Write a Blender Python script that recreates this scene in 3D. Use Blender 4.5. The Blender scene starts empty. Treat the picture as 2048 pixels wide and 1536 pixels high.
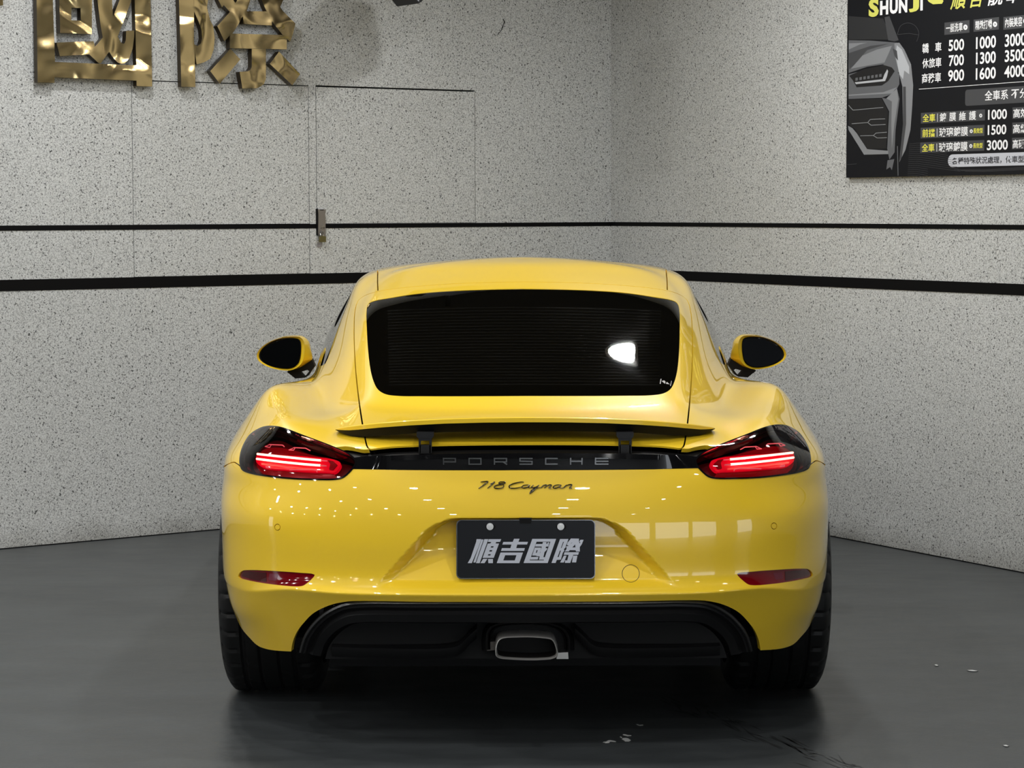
import bpy, bmesh, math, random
import numpy as np
from mathutils import Vector, Matrix
from mathutils.bvhtree import BVHTree
from mathutils.geometry import delaunay_2d_cdt
random.seed(7); rng = np.random.default_rng(7)
sc = bpy.context.scene

# ------------------------------------------------------------------ camera
FPX = 4650.0
CAM = np.array([-0.036, -6.1, 1.46])
_th = math.atan((768 - 417) / FPX); _rho = 0.0025
CF = np.array([0, math.cos(_th), -math.sin(_th)])
_U0 = np.array([0, math.sin(_th), math.cos(_th)]); _R0 = np.array([1.0, 0, 0])
CR = math.cos(_rho) * _R0 - math.sin(_rho) * _U0
CU = math.sin(_rho) * _R0 + math.cos(_rho) * _U0
cd = bpy.data.cameras.new('camera'); cam = bpy.data.objects.new('camera', cd)
sc.collection.objects.link(cam)
cd.sensor_width = 36.0; cd.lens = FPX / 2048 * 36.0; cd.clip_start = 0.05; cd.clip_end = 200
M = Matrix.Identity(4)
for i in range(3):
    M[i][0] = CR[i]; M[i][1] = CU[i]; M[i][2] = -CF[i]; M[i][3] = CAM[i]
cam.matrix_world = M
sc.camera = cam

def ray(u, v):
    d = CF + (u - 1024) / FPX * CR - (v - 768) / FPX * CU
    return d / np.linalg.norm(d)
def on_plane(u, v, p, n):
    d = ray(u, v); return CAM + d * (np.dot(np.asarray(p) - CAM, n) / np.dot(d, n))
def on_y(u, v, y):
    return on_plane(u, v, (0, y, 0), np.array([0, 1.0, 0]))
def proj(p):
    q = np.asarray(p) - CAM; z = q @ CF
    return 1024 + FPX * (q @ CR) / z, 768 - FPX * (q @ CU) / z

# ------------------------------------------------------------------ world, colour, light
sc.view_settings.view_transform = 'Standard'; sc.view_settings.look = 'None'
sc.view_settings.gamma = 1.0; sc.view_settings.use_curve_mapping = False
sc.view_settings.exposure = 0.24
sc.cycles.use_denoising = True
sc.cycles.max_bounces = 8; sc.cycles.transparent_max_bounces = 12
sc.cycles.sample_clamp_indirect = 6.0
w = bpy.data.worlds.new('daylight'); sc.world = w; w.use_nodes = True
bg = w.node_tree.nodes['Background']; bg.inputs[0].default_value = (0.88, 0.94, 1.0, 1); bg.inputs[1].default_value = WORLD_STR = 3.2

# ------------------------------------------------------------------ materials
def mat(name, col=(0.5, 0.5, 0.5), rough=0.5, metal=0.0, **kw):
    m = bpy.data.materials.new(name); m.use_nodes = True
    b = m.node_tree.nodes['Principled BSDF']
    b.inputs['Base Color'].default_value = (*col, 1); b.inputs['Roughness'].default_value = rough
    b.inputs['Metallic'].default_value = metal
    for k, v in kw.items():
        k = k.replace('_', ' ').title().replace('Ior', 'IOR')
        b.inputs[k].default_value = (*v, 1) if isinstance(v, tuple) else v
    return m
def nodes(m): return m.node_tree.nodes, m.node_tree.links, m.node_tree.nodes['Principled BSDF']
def s2l(r, g, b):
    return tuple(((c / 255 + 0.055) / 1.055) ** 2.4 if c > 10 else c / 255 / 12.92 for c in (r, g, b))

PAINT = mat('yellow_paint', (0.84, 0.56, 0.022), 0.34, coat_weight=1.0, coat_roughness=0.012, specular_ior_level=0.35)
n, l, b = nodes(PAINT)
tc = n.new('ShaderNodeTexCoord'); nz = n.new('ShaderNodeTexNoise'); nz.inputs['Scale'].default_value = 900
bp = n.new('ShaderNodeBump'); bp.inputs['Strength'].default_value = 0.02; bp.inputs['Distance'].default_value = 0.0004
l.new(tc.outputs['Object'], nz.inputs['Vector']); l.new(nz.outputs['Fac'], bp.inputs['Height']); l.new(bp.outputs[0], b.inputs['Normal'])
LINER = mat('black_liner', (0.004, 0.004, 0.004), 0.9, specular_ior_level=0.1)
GLASS = mat('tinted_glass', (0.0010, 0.0009, 0.0006), 0.015, ior=1.45)
PLASTIC = mat('satin_black_plastic', (0.0035, 0.0035, 0.004), 0.45, specular_ior_level=.35)
GLOSS = mat('gloss_black', (0.004, 0.004, 0.0045), 0.05)
CHROME = mat('chrome', (0.62, 0.62, 0.62), 0.12, 1.0)
STEEL = mat('brushed_steel', (0.55, 0.53, 0.50), 0.3, 1.0)
RUBBER = mat('tyre_rubber', (0.0035, 0.0035, 0.0035), 0.55, specular_ior_level=.35)

# ------------------------------------------------------------------ object helpers
def link(o, parent=None):
    sc.collection.objects.link(o)
    if parent is not None: o.parent = parent
    return o
def tag(o, label=None, cat=None, group=None, kind=None):
    if label: o['label'] = label
    if cat: o['category'] = cat
    if group: o['group'] = group
    if kind: o['kind'] = kind
    return o
def empty(name, label, cat, loc=(0, 0, 0), group=None):
    o = bpy.data.objects.new(name, None); o.empty_display_size = 0.1; o.location = loc
    link(o); return tag(o, label, cat, group)
def mesh(name, verts, faces, m, parent=None, smooth=False, normals=None, uv=None):
    me = bpy.data.meshes.new(name)
    me.from_pydata([tuple(map(float, v)) for v in verts], [], [tuple(map(int, f)) for f in faces]); me.update()
    if m: me.materials.append(m)
    if smooth or normals is not None:
        me.polygons.foreach_set('use_smooth', [True] * len(me.polygons))
    if normals is not None:
        me.normals_split_custom_set_from_vertices([tuple(map(float, q)) for q in normals])
    o = bpy.data.objects.new(name, me); link(o, parent)
    if parent is not None and parent.type == 'EMPTY':
        o.location = -Vector(parent.location)
    elif parent is not None:
        o.location = (0, 0, 0)
    return o
def fix_normals(o, angle=None):
    bm = bmesh.new(); bm.from_mesh(o.data); bmesh.ops.recalc_face_normals(bm, faces=bm.faces); bm.to_mesh(o.data); bm.free()
    if angle is not None: autosmooth(o, angle)
    return o
def autosmooth(o, deg=30):
    me = o.data; me.polygons.foreach_set('use_smooth', [True] * len(me.polygons))
    bm = bmesh.new(); bm.from_mesh(me)
    for e in bm.edges:
        e.smooth = not (len(e.link_faces) == 2 and e.calc_face_angle(0) > math.radians(deg))
    bm.to_mesh(me); bm.free(); return o
class MB:
    def __init__(s): s.v = []; s.f = []
    def add(s, v, f):
        k = len(s.v); s.v += [tuple(map(float, q)) for q in v]; s.f += [tuple(int(i) + k for i in q) for q in f]; return s
    def box(s, lo, hi, fr=None):
        x0, y0, z0 = lo; x1, y1, z1 = hi
        v = [(x0,y0,z0),(x1,y0,z0),(x1,y1,z0),(x0,y1,z0),(x0,y0,z1),(x1,y0,z1),(x1,y1,z1),(x0,y1,z1)]
        if fr is not None: v = [fr(*q) for q in v]
        return s.add(v, [(0,3,2,1),(4,5,6,7),(0,1,5,4),(1,2,6,5),(2,3,7,6),(3,0,4,7)])
    def prism(s, poly, fr, d0, d1):
        """poly: list of (a,b); fr(a,b,d) -> xyz; between depths d0 and d1"""
        n = len(poly)
        v = [fr(a, b_, d0) for a, b_ in poly] + [fr(a, b_, d1) for a, b_ in poly]
        return s.add(v, [tuple(range(n))[::-1], tuple(range(n, 2 * n))] + [(i, (i + 1) % n, n + (i + 1) % n, n + i) for i in range(n)])
    def tube(s, pts, r, k=8, closed=False):
        pts = [Vector(p) for p in pts]; n = len(pts); v = []; f = []
        rs = r if isinstance(r, (list, tuple)) else [r] * n
        t0 = None
        for i, p in enumerate(pts):
            a = pts[(i - 1) % n] if (closed or i > 0) else p; c = pts[(i + 1) % n] if (closed or i < n - 1) else p
            t = (c - a).normalized()
            if t0 is None:
                nn = t.orthogonal().normalized()
            else:
                nn = (nn - t * nn.dot(t)).normalized()
            t0 = t; bb = t.cross(nn)
            for j in range(k):
                an = 2 * math.pi * j / k; v.append(tuple(p + (nn * math.cos(an) + bb * math.sin(an)) * rs[i]))
        for i in range(n if closed else n - 1):
            for j in range(k):
                i2 = (i + 1) % n; f.append((i * k + j, i * k + (j + 1) % k, i2 * k + (j + 1) % k, i2 * k + j))
        if not closed: f += [tuple(range(k))[::-1], tuple((n - 1) * k + j for j in range(k))]
        return s.add(v, f)
    def build(s, name, m, parent=None, smooth=None):
        o = mesh(name, s.v, s.f, m, parent); fix_normals(o, smooth); return o
def catmull(P, k=6, closed=True):
    P = np.asarray(P, float); n = len(P); out = []
    for i in range(n if closed else n - 1):
        if closed: a, b_, c, d = P[(i-1) % n], P[i], P[(i+1) % n], P[(i+2) % n]
        else: a, b_, c, d = P[max(i-1, 0)], P[i], P[i+1], P[min(i+2, n-1)]
        # centripetal
        ta = 0; tb = ta + max(np.linalg.norm(b_-a), 1e-6) ** .5; tc_ = tb + max(np.linalg.norm(c-b_), 1e-6) ** .5; td = tc_ + max(np.linalg.norm(d-c), 1e-6) ** .5
        for j in range(k):
            t = tb + (tc_ - tb) * j / k
            A1 = (tb-t)/(tb-ta)*a + (t-ta)/(tb-ta)*b_; A2 = (tc_-t)/(tc_-tb)*b_ + (t-tb)/(tc_-tb)*c; A3 = (td-t)/(td-tc_)*c + (t-tc_)/(td-tc_)*d
            B1 = (tc_-t)/(tc_-ta)*A1 + (t-ta)/(tc_-ta)*A2; B2 = (td-t)/(td-tb)*A2 + (t-tb)/(td-tb)*A3
            out.append((tc_-t)/(tc_-tb)*B1 + (t-tb)/(tc_-tb)*B2)
    if not closed: out.append(P[-1])
    return np.array(out)
def resample(P, step, closed=True):
    P = np.asarray(P, float)
    if closed: P = np.vstack([P, P[:1]])
    d = np.r_[0, np.cumsum(np.linalg.norm(np.diff(P, axis=0), axis=1))]
    n = max(3, int(round(d[-1] / step))); t = np.linspace(0, d[-1], n + 1)
    Q = np.stack([np.interp(t, d, P[:, i]) for i in range(P.shape[1])], 1)
    return Q[:-1] if closed else Q
def in_poly(pts, poly):
    x, y = pts[:, 0], pts[:, 1]; c = np.zeros(len(pts), bool); n = len(poly)
    for i in range(n):
        x1, y1 = poly[i]; x2, y2 = poly[(i + 1) % n]
        if y1 == y2: continue
        c ^= ((y1 > y) != (y2 > y)) & (x < (x2 - x1) * (y - y1) / (y2 - y1) + x1)
    return c
def sstep(a, b_, x):
    t = np.clip((x - a) / (b_ - a), 0, 1); return t * t * (3 - 2 * t)
# ------------------------------------------------------------------ car body surface
# control net: columns run round the car in plan (rear centre -> side -> front centre), rings run from the sill up to the roof spine
LOWX = [0,.20,.38,.53,.65,.745,.815,.868,.900,.893,.868,.855,.85,.857,.872,.82,.62,.32,0]
LOWY = [0,.003,.015,.045,.10,.18,.29,.47,.85,1.2,1.6,1.95,2.4,2.85,3.42,3.95,4.22,4.34,4.38]
LZ   = [.20,.29,.37,.425,.443,.475,.55,.63,.70,.765]
LOFF = [.11,.07,.035,.006,.0,.024,.024,.030,.045,.068]      # how far each ring is set in at the rear
LTX  = [.93,.955,.972,.982,.986,.992,.994,.996,.988,.975]                # width factor per ring
UP = [
 [(0,.096,.812),(0,.165,.834),(0,.28,.852),(0,.50,.880),(0,.62,.918),(0,.9,1.010),(0,1.2,1.107),(0,1.5,1.190),(0,1.80,1.252),(0,2.12,1.288)],
 [(.19,.099,.812),(.18,.168,.834),(.175,.282,.852),(.17,.502,.880),(.165,.622,.919),(.17,.9,1.011),(.175,1.2,1.105),(.18,1.5,1.187),(.165,1.81,1.248),(0,2.15,1.290)],
 [(.36,.114,.812),(.345,.180,.833),(.335,.295,.852),(.325,.51,.884),(.315,.635,.923),(.32,.905,1.010),(.33,1.195,1.101),(.34,1.49,1.179),(.31,1.83,1.243),(0,2.18,1.291)],
 [(.48,.15,.812),(.468,.208,.831),(.458,.312,.853),(.445,.53,.889),(.435,.66,.929),(.445,.92,1.005),(.46,1.18,1.089),(.473,1.46,1.161),(.43,1.86,1.238),(0,2.21,1.291)],
 [(.575,.20,.812),(.545,.27,.833),(.52,.37,.852),(.505,.54,.879),(.497,.68,.902),(.505,.93,.975),(.52,1.2,1.055),(.53,1.5,1.130),(.49,1.90,1.226),(0,2.24,1.291)],
 [(.655,.27,.825),(.61,.345,.850),(.58,.44,.863),(.563,.58,.870),(.555,.75,.889),(.555,.98,.945),(.560,1.28,1.040),(.558,1.6,1.125),(.522,1.96,1.222),(0,2.27,1.290)],
 [(.722,.385,.835),(.685,.46,.872),(.645,.56,.877),(.615,.72,.877),(.602,.92,.890),(.60,1.18,.955),(.598,1.48,1.045),(.582,1.78,1.140),(.54,2.06,1.228),(0,2.3,1.289)],
 [(.772,.56,.842),(.735,.67,.888),(.70,.80,.905),(.668,.98,.902),(.648,1.18,.913),(.64,1.42,.965),(.625,1.68,1.050),(.597,1.94,1.150),(.55,2.18,1.231),(0,2.33,1.287)],
 [(.828,.86,.845),(.788,.91,.905),(.750,1.0,.926),(.698,1.2,.914),(.676,1.42,.914),(.668,1.63,.965),(.642,1.86,1.055),(.605,2.08,1.155),(.555,2.28,1.232),(0,2.36,1.285)],
 [(.842,1.2,.825),(.803,1.25,.872),(.758,1.36,.894),(.722,1.55,.899),(.698,1.73,.905),(.690,1.88,.965),(.662,2.04,1.058),(.612,2.2,1.158),(.55,2.34,1.235),(0,2.38,1.283)],
 [(.845,1.6,.80),(.82,1.65,.850),(.775,1.75,.865),(.745,1.9,.876),(.727,2.05,.892),(.715,2.14,.955),(.680,2.25,1.050),(.62,2.34,1.150),(.535,2.38,1.232),(0,2.40,1.281)],
 [(.842,1.95,.765),(.815,1.98,.808),(.78,2.05,.838),(.75,2.17,.856),(.727,2.32,.873),(.725,2.40,.940),(.69,2.46,1.030),(.62,2.48,1.130),(.49,2.46,1.225),(0,2.42,1.279)],
 [(.845,2.4,.745),(.82,2.42,.785),(.795,2.45,.818),(.765,2.53,.846),(.735,2.65,.862),(.73,2.70,.925),(.69,2.70,1.0),(.60,2.64,1.110),(.43,2.55,1.200),(0,2.44,1.277)],
 [(.852,2.85,.735),(.83,2.87,.772),(.80,2.9,.805),(.765,2.94,.830),(.72,2.99,.850),(.695,2.97,.905),(.63,2.90,.975),(.52,2.78,1.080),(.34,2.62,1.185),(0,2.46,1.275)],
 [(.858,3.36,.74),(.835,3.32,.790),(.785,3.28,.820),(.715,3.24,.828),(.64,3.20,.838),(.58,3.12,.885),(.50,3.0,.960),(.39,2.84,1.070),(.24,2.66,1.178),(0,2.48,1.273)],
 [(.775,3.80,.69),(.72,3.72,.748),(.64,3.60,.78),(.54,3.46,.80),(.46,3.34,.828),(.40,3.2,.885),(.33,3.05,.965),(.25,2.88,1.075),(.15,2.69,1.172),(0,2.5,1.270)],
 [(.55,4.03,.64),(.48,3.93,.69),(.40,3.76,.735),(.33,3.56,.785),(.28,3.40,.830),(.24,3.23,.885),(.20,3.07,.970),(.15,2.90,1.078),(.085,2.71,1.172),(0,2.51,1.268)],
 [(.28,4.17,.62),(.24,4.05,.67),(.20,3.86,.725),(.165,3.62,.78),(.14,3.43,.832),(.12,3.24,.885),(.10,3.08,.972),(.075,2.91,1.080),(.04,2.72,1.172),(0,2.52,1.267)],
 [(0,4.20,.61),(0,4.08,.665),(0,3.88,.72),(0,3.64,.778),(0,3.44,.832),(0,3.25,.886),(0,3.085,.973),(0,2.915,1.080),(0,2.725,1.172),(0,2.53,1.266)],
]
for c_ in UP:      # one more ring gives the roof its flat crown
    a_, b_ = np.array(c_[8]), np.array(c_[9]); m_ = (a_ + b_) / 2; m_[0] = a_[0] * .62; m_[2] = b_[2] - (b_[2] - a_[2]) * .30; c_.insert(9, tuple(m_))
    for q_ in (8, 9, 10): c_[q_] = (c_[q_][0], c_[q_][1], c_[q_][2] - .0035)
NU = len(LOWX); NV = len(LZ) + 11
D = np.zeros((NU, NV, 3))
for i in range(NU):
    rearness = 1 - sstep(0.25, 0.85, LOWY[i]) ; front = sstep(3.5, 4.3, LOWY[i])
    side = 1 - rearness - front
    for j, z in enumerate(LZ):
        off = LOFF[j] * (1 if i < 5 else (1 - .15 * (i - 4) if i < 8 else 0)) * (1 if LOWY[i] < .9 else 0)
        if j in (5, 6, 7) and 4 <= i <= 8:
            off *= (1 - sstep(.5, .88, LOWX[i]) * .8)
        y = LOWY[i] + off
        x = LOWX[i] * (1 - (1 - LTX[j]) * (1 if i < 9 else .5))
        if 9 <= i <= 13:       # door side: tucked below, belly at mid height
            x -= .030 * max(0, (.36 - z) / .16) ** 1.2 + .012 * math.sin((z - .3) * 7)
            z = .17 + (z - .20) * 1.03 if z < .4 else z
        if front > 0: y -= front * (.10 * max(0, (z - .45) / .3) ** 1.5 + .05 * max(0, (.35 - z) / .15))
        zz = z
        if i < 5: pass
        elif i < 9: zz = z - .035 * sstep(.60, .87, LOWX[i]) * (1 if .3 < z < .48 else 0)
        if front > 0 and j >= 7: zz = z - front * (z - .55) * .65
        if i == 14 and j >= 8: zz = z - .02
        D[i, j] = (x, y, zz)
    D[i, len(LZ):] = UP[i]
mir = np.array([-1, 1, 1])
def ext(Cn):
    """pad control net by one on each side"""
    E = np.zeros((NU + 2, NV + 2, 3)); E[1:-1, 1:-1] = Cn
    E[1:-1, 0] = 2 * Cn[:, 0] - Cn[:, 1]; E[1:-1, -1] = Cn[:, -2] * mir
    E[0] = E[2] * mir; E[-1] = E[-3] * mir
    return E
Cn = D.copy()
for _ in range(4):
    E = ext(Cn); S = (E[:-2] + 4 * E[1:-1] + E[2:]) / 6; S = (S[:, :-2] + 4 * S[:, 1:-1] + S[:, 2:]) / 6
    Cn = Cn + (D - S) * .9
E_ = ext(Cn)
def bas(t):
    return np.stack([(1 - t) ** 3 / 6, (3 * t ** 3 - 6 * t ** 2 + 4) / 6, (-3 * t ** 3 + 3 * t ** 2 + 3 * t + 1) / 6, t ** 3 / 6], -1)
def surf0(u, v):
    u = np.clip(np.asarray(u, float), 0, NU - 1); v = np.clip(np.asarray(v, float), 0, NV - 1)
    iu = np.minimum(u.astype(int), NU - 2); iv = np.minimum(v.astype(int), NV - 2)
    bu = bas(u - iu); bv = bas(v - iv); out = np.zeros(u.shape + (3,))
    for a in range(4):
        for c in range(4):
            out += (bu[..., a] * bv[..., c])[..., None] * E_[iu + a, iv + c]
    out[..., 0] = np.maximum(out[..., 0], 0)
    return out
def disp(P):
    """features pressed into the rear of the shell, as forward shift"""
    x, y, z = P[..., 0], P[..., 1], P[..., 2]
    rear = (y < .5) & (z < .80)
    hw = .236 + (.640 - z) * .90
    side = (hw - x) * .74; top = .640 - z
    rr = .045; both = (side < rr) & (top < rr)
    dist = np.where(both, rr - np.hypot(rr - side, rr - top), np.minimum(side, top))
    wd = .012 + .013 * np.clip((top - .01) / .04, 0, 1); s1 = np.clip(dist / wd, 0, 1); s2 = 1.0
    depth = .058 * (.25 + .75 * sstep(.462, .56, z)) * sstep(.452, .475, z)
    d = depth * s1 * s2
    # lens pocket beside each fog reflector
    return np.where(rear, d, 0.0)
def surf(u, v):
    P = surf0(u, v); P[..., 1] += disp(P); return P
def nrm(u, v, h=.02):
    u = np.asarray(u, float); v = np.asarray(v, float)
    u0, u1 = np.maximum(u - h, 0), np.minimum(u + h, NU - 1); v0, v1 = np.maximum(v - h, 0), np.minimum(v + h, NV - 1)
    du = surf(u1, v) - surf(u0, v); dv = surf(u, v1) - surf(u, v0)
    n_ = np.cross(du, dv)
    ce = (u < 1e-6) | (u > NU - 1 - 1e-6)
    n_[ce, 0] = 0
    tp = v > NV - 1 - 1e-6; n_[tp, 0] = 0
    L = np.linalg.norm(n_, axis=-1, keepdims=True); n_ /= np.maximum(L, 1e-12)
    return n_
# dense grid: finer where the photograph looks at it
def knots(spec):
    out = []
    for a, b_, k in spec: out += list(np.linspace(a, b_, int((b_ - a) * k), endpoint=False))
    return np.array(out + [spec[-1][1]])
GU = knots([(0, 8, 20), (8, 11, 10), (11, 18, 5)])
GV = knots([(0, 3, 6), (3, 11, 13), (11, 20, 10)])
UU, VV = np.meshgrid(GU, GV, indexing='ij')
PG = surf(UU, VV)
nu, nv = UU.shape
tv = PG.reshape(-1, 3); idx = np.arange(nu * nv).reshape(nu, nv)
q = np.stack([idx[:-1, :-1], idx[1:, :-1], idx[1:, 1:], idx[:-1, 1:]], -1).reshape(-1, 4)
tris = np.concatenate([q[:, [0, 1, 2]], q[:, [0, 2, 3]]])
BVH = BVHTree.FromPolygons([tuple(v) for v in tv], [tuple(map(int, t)) for t in tris])
Uf, Vf = UU.ravel(), VV.ravel()
def hit_uv(origin, direction):
    loc, nn, fi, d = BVH.ray_cast(Vector(origin), Vector(direction))
    if loc is None: return None
    a, b_, c = (tv[k] for k in tris[fi]); p = np.array(loc)
    v0, v1, v2 = b_ - a, c - a, p - a
    d00, d01, d11, d20, d21 = v0 @ v0, v0 @ v1, v1 @ v1, v2 @ v0, v2 @ v1
    den = d00 * d11 - d01 * d01
    if abs(den) < 1e-18: w1 = w2 = 1/3
    else: w1 = (d11 * d20 - d01 * d21) / den; w2 = (d00 * d21 - d01 * d20) / den
    k = tris[fi]
    return np.array([(1 - w1 - w2) * Uf[k[0]] + w1 * Uf[k[1]] + w2 * Uf[k[2]], (1 - w1 - w2) * Vf[k[0]] + w1 * Vf[k[1]] + w2 * Vf[k[2]]])
def px_uv(pts, step=5.0, smooth=4, closed=True):
    """outline drawn in photograph pixels (right half of the car) -> surface parameters"""
    P = np.array(pts, float)
    if smooth: P = catmull(P, smooth, closed)
    P = resample(P, step, closed); out = []
    for x, y in P:
        h = hit_uv(CAM, ray(x, y))
        if h is not None and h[0] < 12.5: out.append(h)
    return np.array(out)
def side_uv(pts, step=.02, smooth=4, closed=True):
    """outline drawn in side elevation (Y,z) -> surface parameters, cast from the right"""
    P = np.array(pts, float)
    if smooth: P = catmull(P, smooth, closed)
    P = resample(P, step, closed); out = []
    for y, z in P:
        h = hit_uv((2.0, y, z), (-1, 0, 0))
        if h is not None: out.append(h)
    return np.array(out)
# ------------------------------------------------------------------ cutting the shell into panels
def nearest_uv(p):
    loc, nn, fi, d = BVH.find_nearest(Vector(p))
    a, b_, c = (tv[k] for k in tris[fi]); q_ = np.array(loc)
    v0, v1, v2 = b_ - a, c - a, q_ - a
    d00, d01, d11, d20, d21 = v0 @ v0, v0 @ v1, v1 @ v1, v2 @ v0, v2 @ v1
    den = max(d00 * d11 - d01 * d01, 1e-18)
    w1 = (d11 * d20 - d01 * d21) / den; w2 = (d00 * d21 - d01 * d20) / den; k = tris[fi]
    return np.array([(1-w1-w2) * Uf[k[0]] + w1 * Uf[k[1]] + w2 * Uf[k[2]], (1-w1-w2) * Vf[k[0]] + w1 * Vf[k[1]] + w2 * Vf[k[2]]])
def seam_sides(uv, wdt, closed):
    """two edges of a panel gap of real width wdt along a curve in parameter space"""
    P = surf(uv[:, 0], uv[:, 1]); N = nrm(uv[:, 0], uv[:, 1])
    if closed: T = np.roll(P, -1, 0) - np.roll(P, 1, 0)
    else: T = np.gradient(P, axis=0)
    T /= np.linalg.norm(T, axis=1, keepdims=True) + 1e-12
    Bn = np.cross(N, T); A = []; B_ = []
    for k in range(len(P)):
        for s, L in ((1, A), (-1, B_)):
            r = nearest_uv(P[k] + Bn[k] * s * wdt / 2)
            if uv[k, 0] <= 1e-3: r[0] = 0
            if uv[k, 0] < 0: r[0] = -1
            L.append(r)
    return np.array(A), np.array(B_)
def to_left(uv):       # close a half outline past the centreline
    return np.vstack([[[-1, uv[0, 1]]], uv, [[-1, uv[-1, 1]]]])
REG = []   # (name, polygon) first match wins; name None = cut away
def area(P):
    x, y = P[:, 0], P[:, 1]; return abs(np.dot(x, np.roll(y, -1)) - np.dot(y, np.roll(x, -1))) / 2
# --- outlines, photograph pixels on the right half
W_PX = [(1047,577.5),(1120,578.5),(1200,581.5),(1260,586.5),(1310,594),(1343,600),(1355,606),(1359,620),(1359.7,660),(1358.5,700),(1355,738),(1350,760),(1342,777),(1328,786.5),(1303,790.5),(1250,791.5),(1150,792),(1047,792)]
H_PX = [(1047,564),(1150,565.5),(1240,570.5),(1300,576),(1335,581.5),(1358,588.5),(1374,600),(1381,621),(1384.5,660),(1385,700),(1384,740),(1381,785),(1376,838),(1372,868),(1367,893),(1362,897)]
SLOT_TOP = [(1362,897),(1349,895),(1315,891.5),(1212,888),(1120,887),(1047,887)]
STRIP_PX = [(1047,905),(1200,905.5),(1300,908),(1370,911),(1391,913.5),(1386,922),(1391,933),(1396,936.8)]
STRIP_BOT = [(1396,936.5),(1300,938.2),(1200,939.2),(1120,939.6),(1047,939.6)]
LAMP_PX = [(1621,920),(1618,901),(1610,882.5),(1599,867),(1583,856),(1568,850.5),(1547.5,850.5),(1529,855),(1491,870),(1454,884),(1427,895),(1407,904),(1394,913.5),(1389,921.5),(1393,932.5),(1404,945),(1416,954.5),(1430,958),(1469,958.3),(1516,956.5),(1563,951.5),(1599,945),(1614.7,938.8),(1619,932.5)]
FOG_PX = [(1474,1147.5),(1502.5,1143.4),(1555.6,1139.4),(1602.5,1137.2),(1618,1138.8),(1625,1146),(1625.5,1152),(1602.5,1159),(1571,1164.4),(1540,1168.4),(1508.8,1170.6),(1497,1169),(1487,1162)]
DIFF_PX = [(1047,1205),(1150,1204),(1290,1202),(1352.5,1200.6),(1390,1200.4),(1415,1202),(1446,1209),(1477.5,1224.7),(1496,1243.4),(1509,1260.6),(1518,1282.5),(1521,1300.6)]
BOT_PX = [(1521,1300.6),(1552.5,1298.5),(1571,1295),(1587,1288.5),(1602.5,1273),(1618,1254),(1632,1224),(1642,1196)]
def opx(pts, step=5, smooth=True): return px_uv(pts, step, 4 if smooth else 0, False)
# closed loops
win = to_left(opx(W_PX)); 
h_open = opx(H_PX); sl = px_uv(SLOT_TOP, 5, 4, False)
hat = np.vstack([h_open, sl[1:]]); hat[0, 0] = 0; hat[-1, 0] = 0
hat_o, hat_i = seam_sides(hat, .0042, False)
if area(to_left(hat_o)) < area(to_left(hat_i)): hat_o, hat_i = hat_i, hat_o
# edge below the hatch lies on the slot: no gap there
nb = len(sl) - 1
hat_o[-nb:] = hat[-nb:]; hat_i[-nb:] = hat[-nb:]
def inset(poly, k, step=4):
    P = resample(catmull(np.array(poly, float), 3), step); T = np.roll(P, -1, 0) - np.roll(P, 1, 0); T /= np.linalg.norm(T, axis=1, keepdims=True)
    s = 1 if np.dot(P[:, 0], np.roll(P[:, 1], -1)) - np.dot(P[:, 1], np.roll(P[:, 0], -1)) > 0 else -1
    return P + np.stack([-T[:, 1], T[:, 0]], 1) * k * s
lamp = px_uv(LAMP_PX, 4, 4, True); lamp_in = px_uv(inset(LAMP_PX, 3.0), 4, 0, True); fog = px_uv(FOG_PX, 4, 3, True)
q_edge = px_uv([(1367,897),(1377,897.5),(1390,894),(1411,890.5),(1432,893)], 4, 2, False)
strip_all = np.vstack([sl[::-1], q_edge, px_uv([(1427,895),(1407,904),(1400,914),(1396,936.5)], 4, 0, False), px_uv(STRIP_BOT, 5, 2, False)])
strip_low = np.vstack([px_uv(STRIP_PX[:5], 5, 2, False), px_uv([(1410,914),(1410,936.5)], 5, 0, False), px_uv(STRIP_BOT, 5, 2, False)])
arch_pts = lambda yc, zc, r: [(yc + r * math.cos(a), zc + r * math.sin(a)) for a in np.linspace(math.radians(-14), math.radians(194), 40)]
def arch(yc, zc, r):
    P = side_uv(arch_pts(yc, zc, r), .03, 0, False); return np.vstack([P, [[P[-1, 0], -1], [P[0, 0], -1]]])
ra = arch(.92, .34, .395); fa = arch(3.40, .335, .378)
diff = opx(DIFF_PX); bot = px_uv(BOT_PX, 5, 3, False)
below = np.vstack([[[-1, diff[0, 1]]], diff, bot, side_uv([(.53, .36), (.56, .33)], .02, 0, False), [[8.0, -1], [-1, -1]]])
side_seam = np.vstack([px_uv([(1619,931),(1632,921),(1645,926)], 4, 2, False), side_uv([(.60,.715),(.64,.69),(.665,.645),(.665,.60)], .02, 2, False)])
ss_a, ss_b = seam_sides(side_seam, .003, False)
bump = np.vstack([px_uv(STRIP_BOT[::-1], 5, 2, False), px_uv([(1404,945),(1430,956),(1516,954),(1599,942),(1617,934)], 5, 0, False), side_seam, [[7.6, 4.5], [8.2, -1], [-1, -1]]])
bump = np.vstack([[[-1, bump[0, 1]]], bump])
roof = px_uv([(1334.5,580),(1334,560),(1331.5,536)], 4, 0, False)
rs_a, rs_b = seam_sides(np.vstack([roof, [nearest_uv((.515, 2.2, 1.25)), nearest_uv((.50, 2.45, 1.23))]]), .004, False)
hood_a, hood_b = seam_sides(side_uv([(1.57,.84),(1.60,.75),(1.64,.55),(1.63,.34),(1.70,.26),(2.2,.25),(2.85,.26),(2.96,.34),(3.0,.55),(2.98,.72),(2.97,.80)], .03, 3, False), .004, False)
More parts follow.
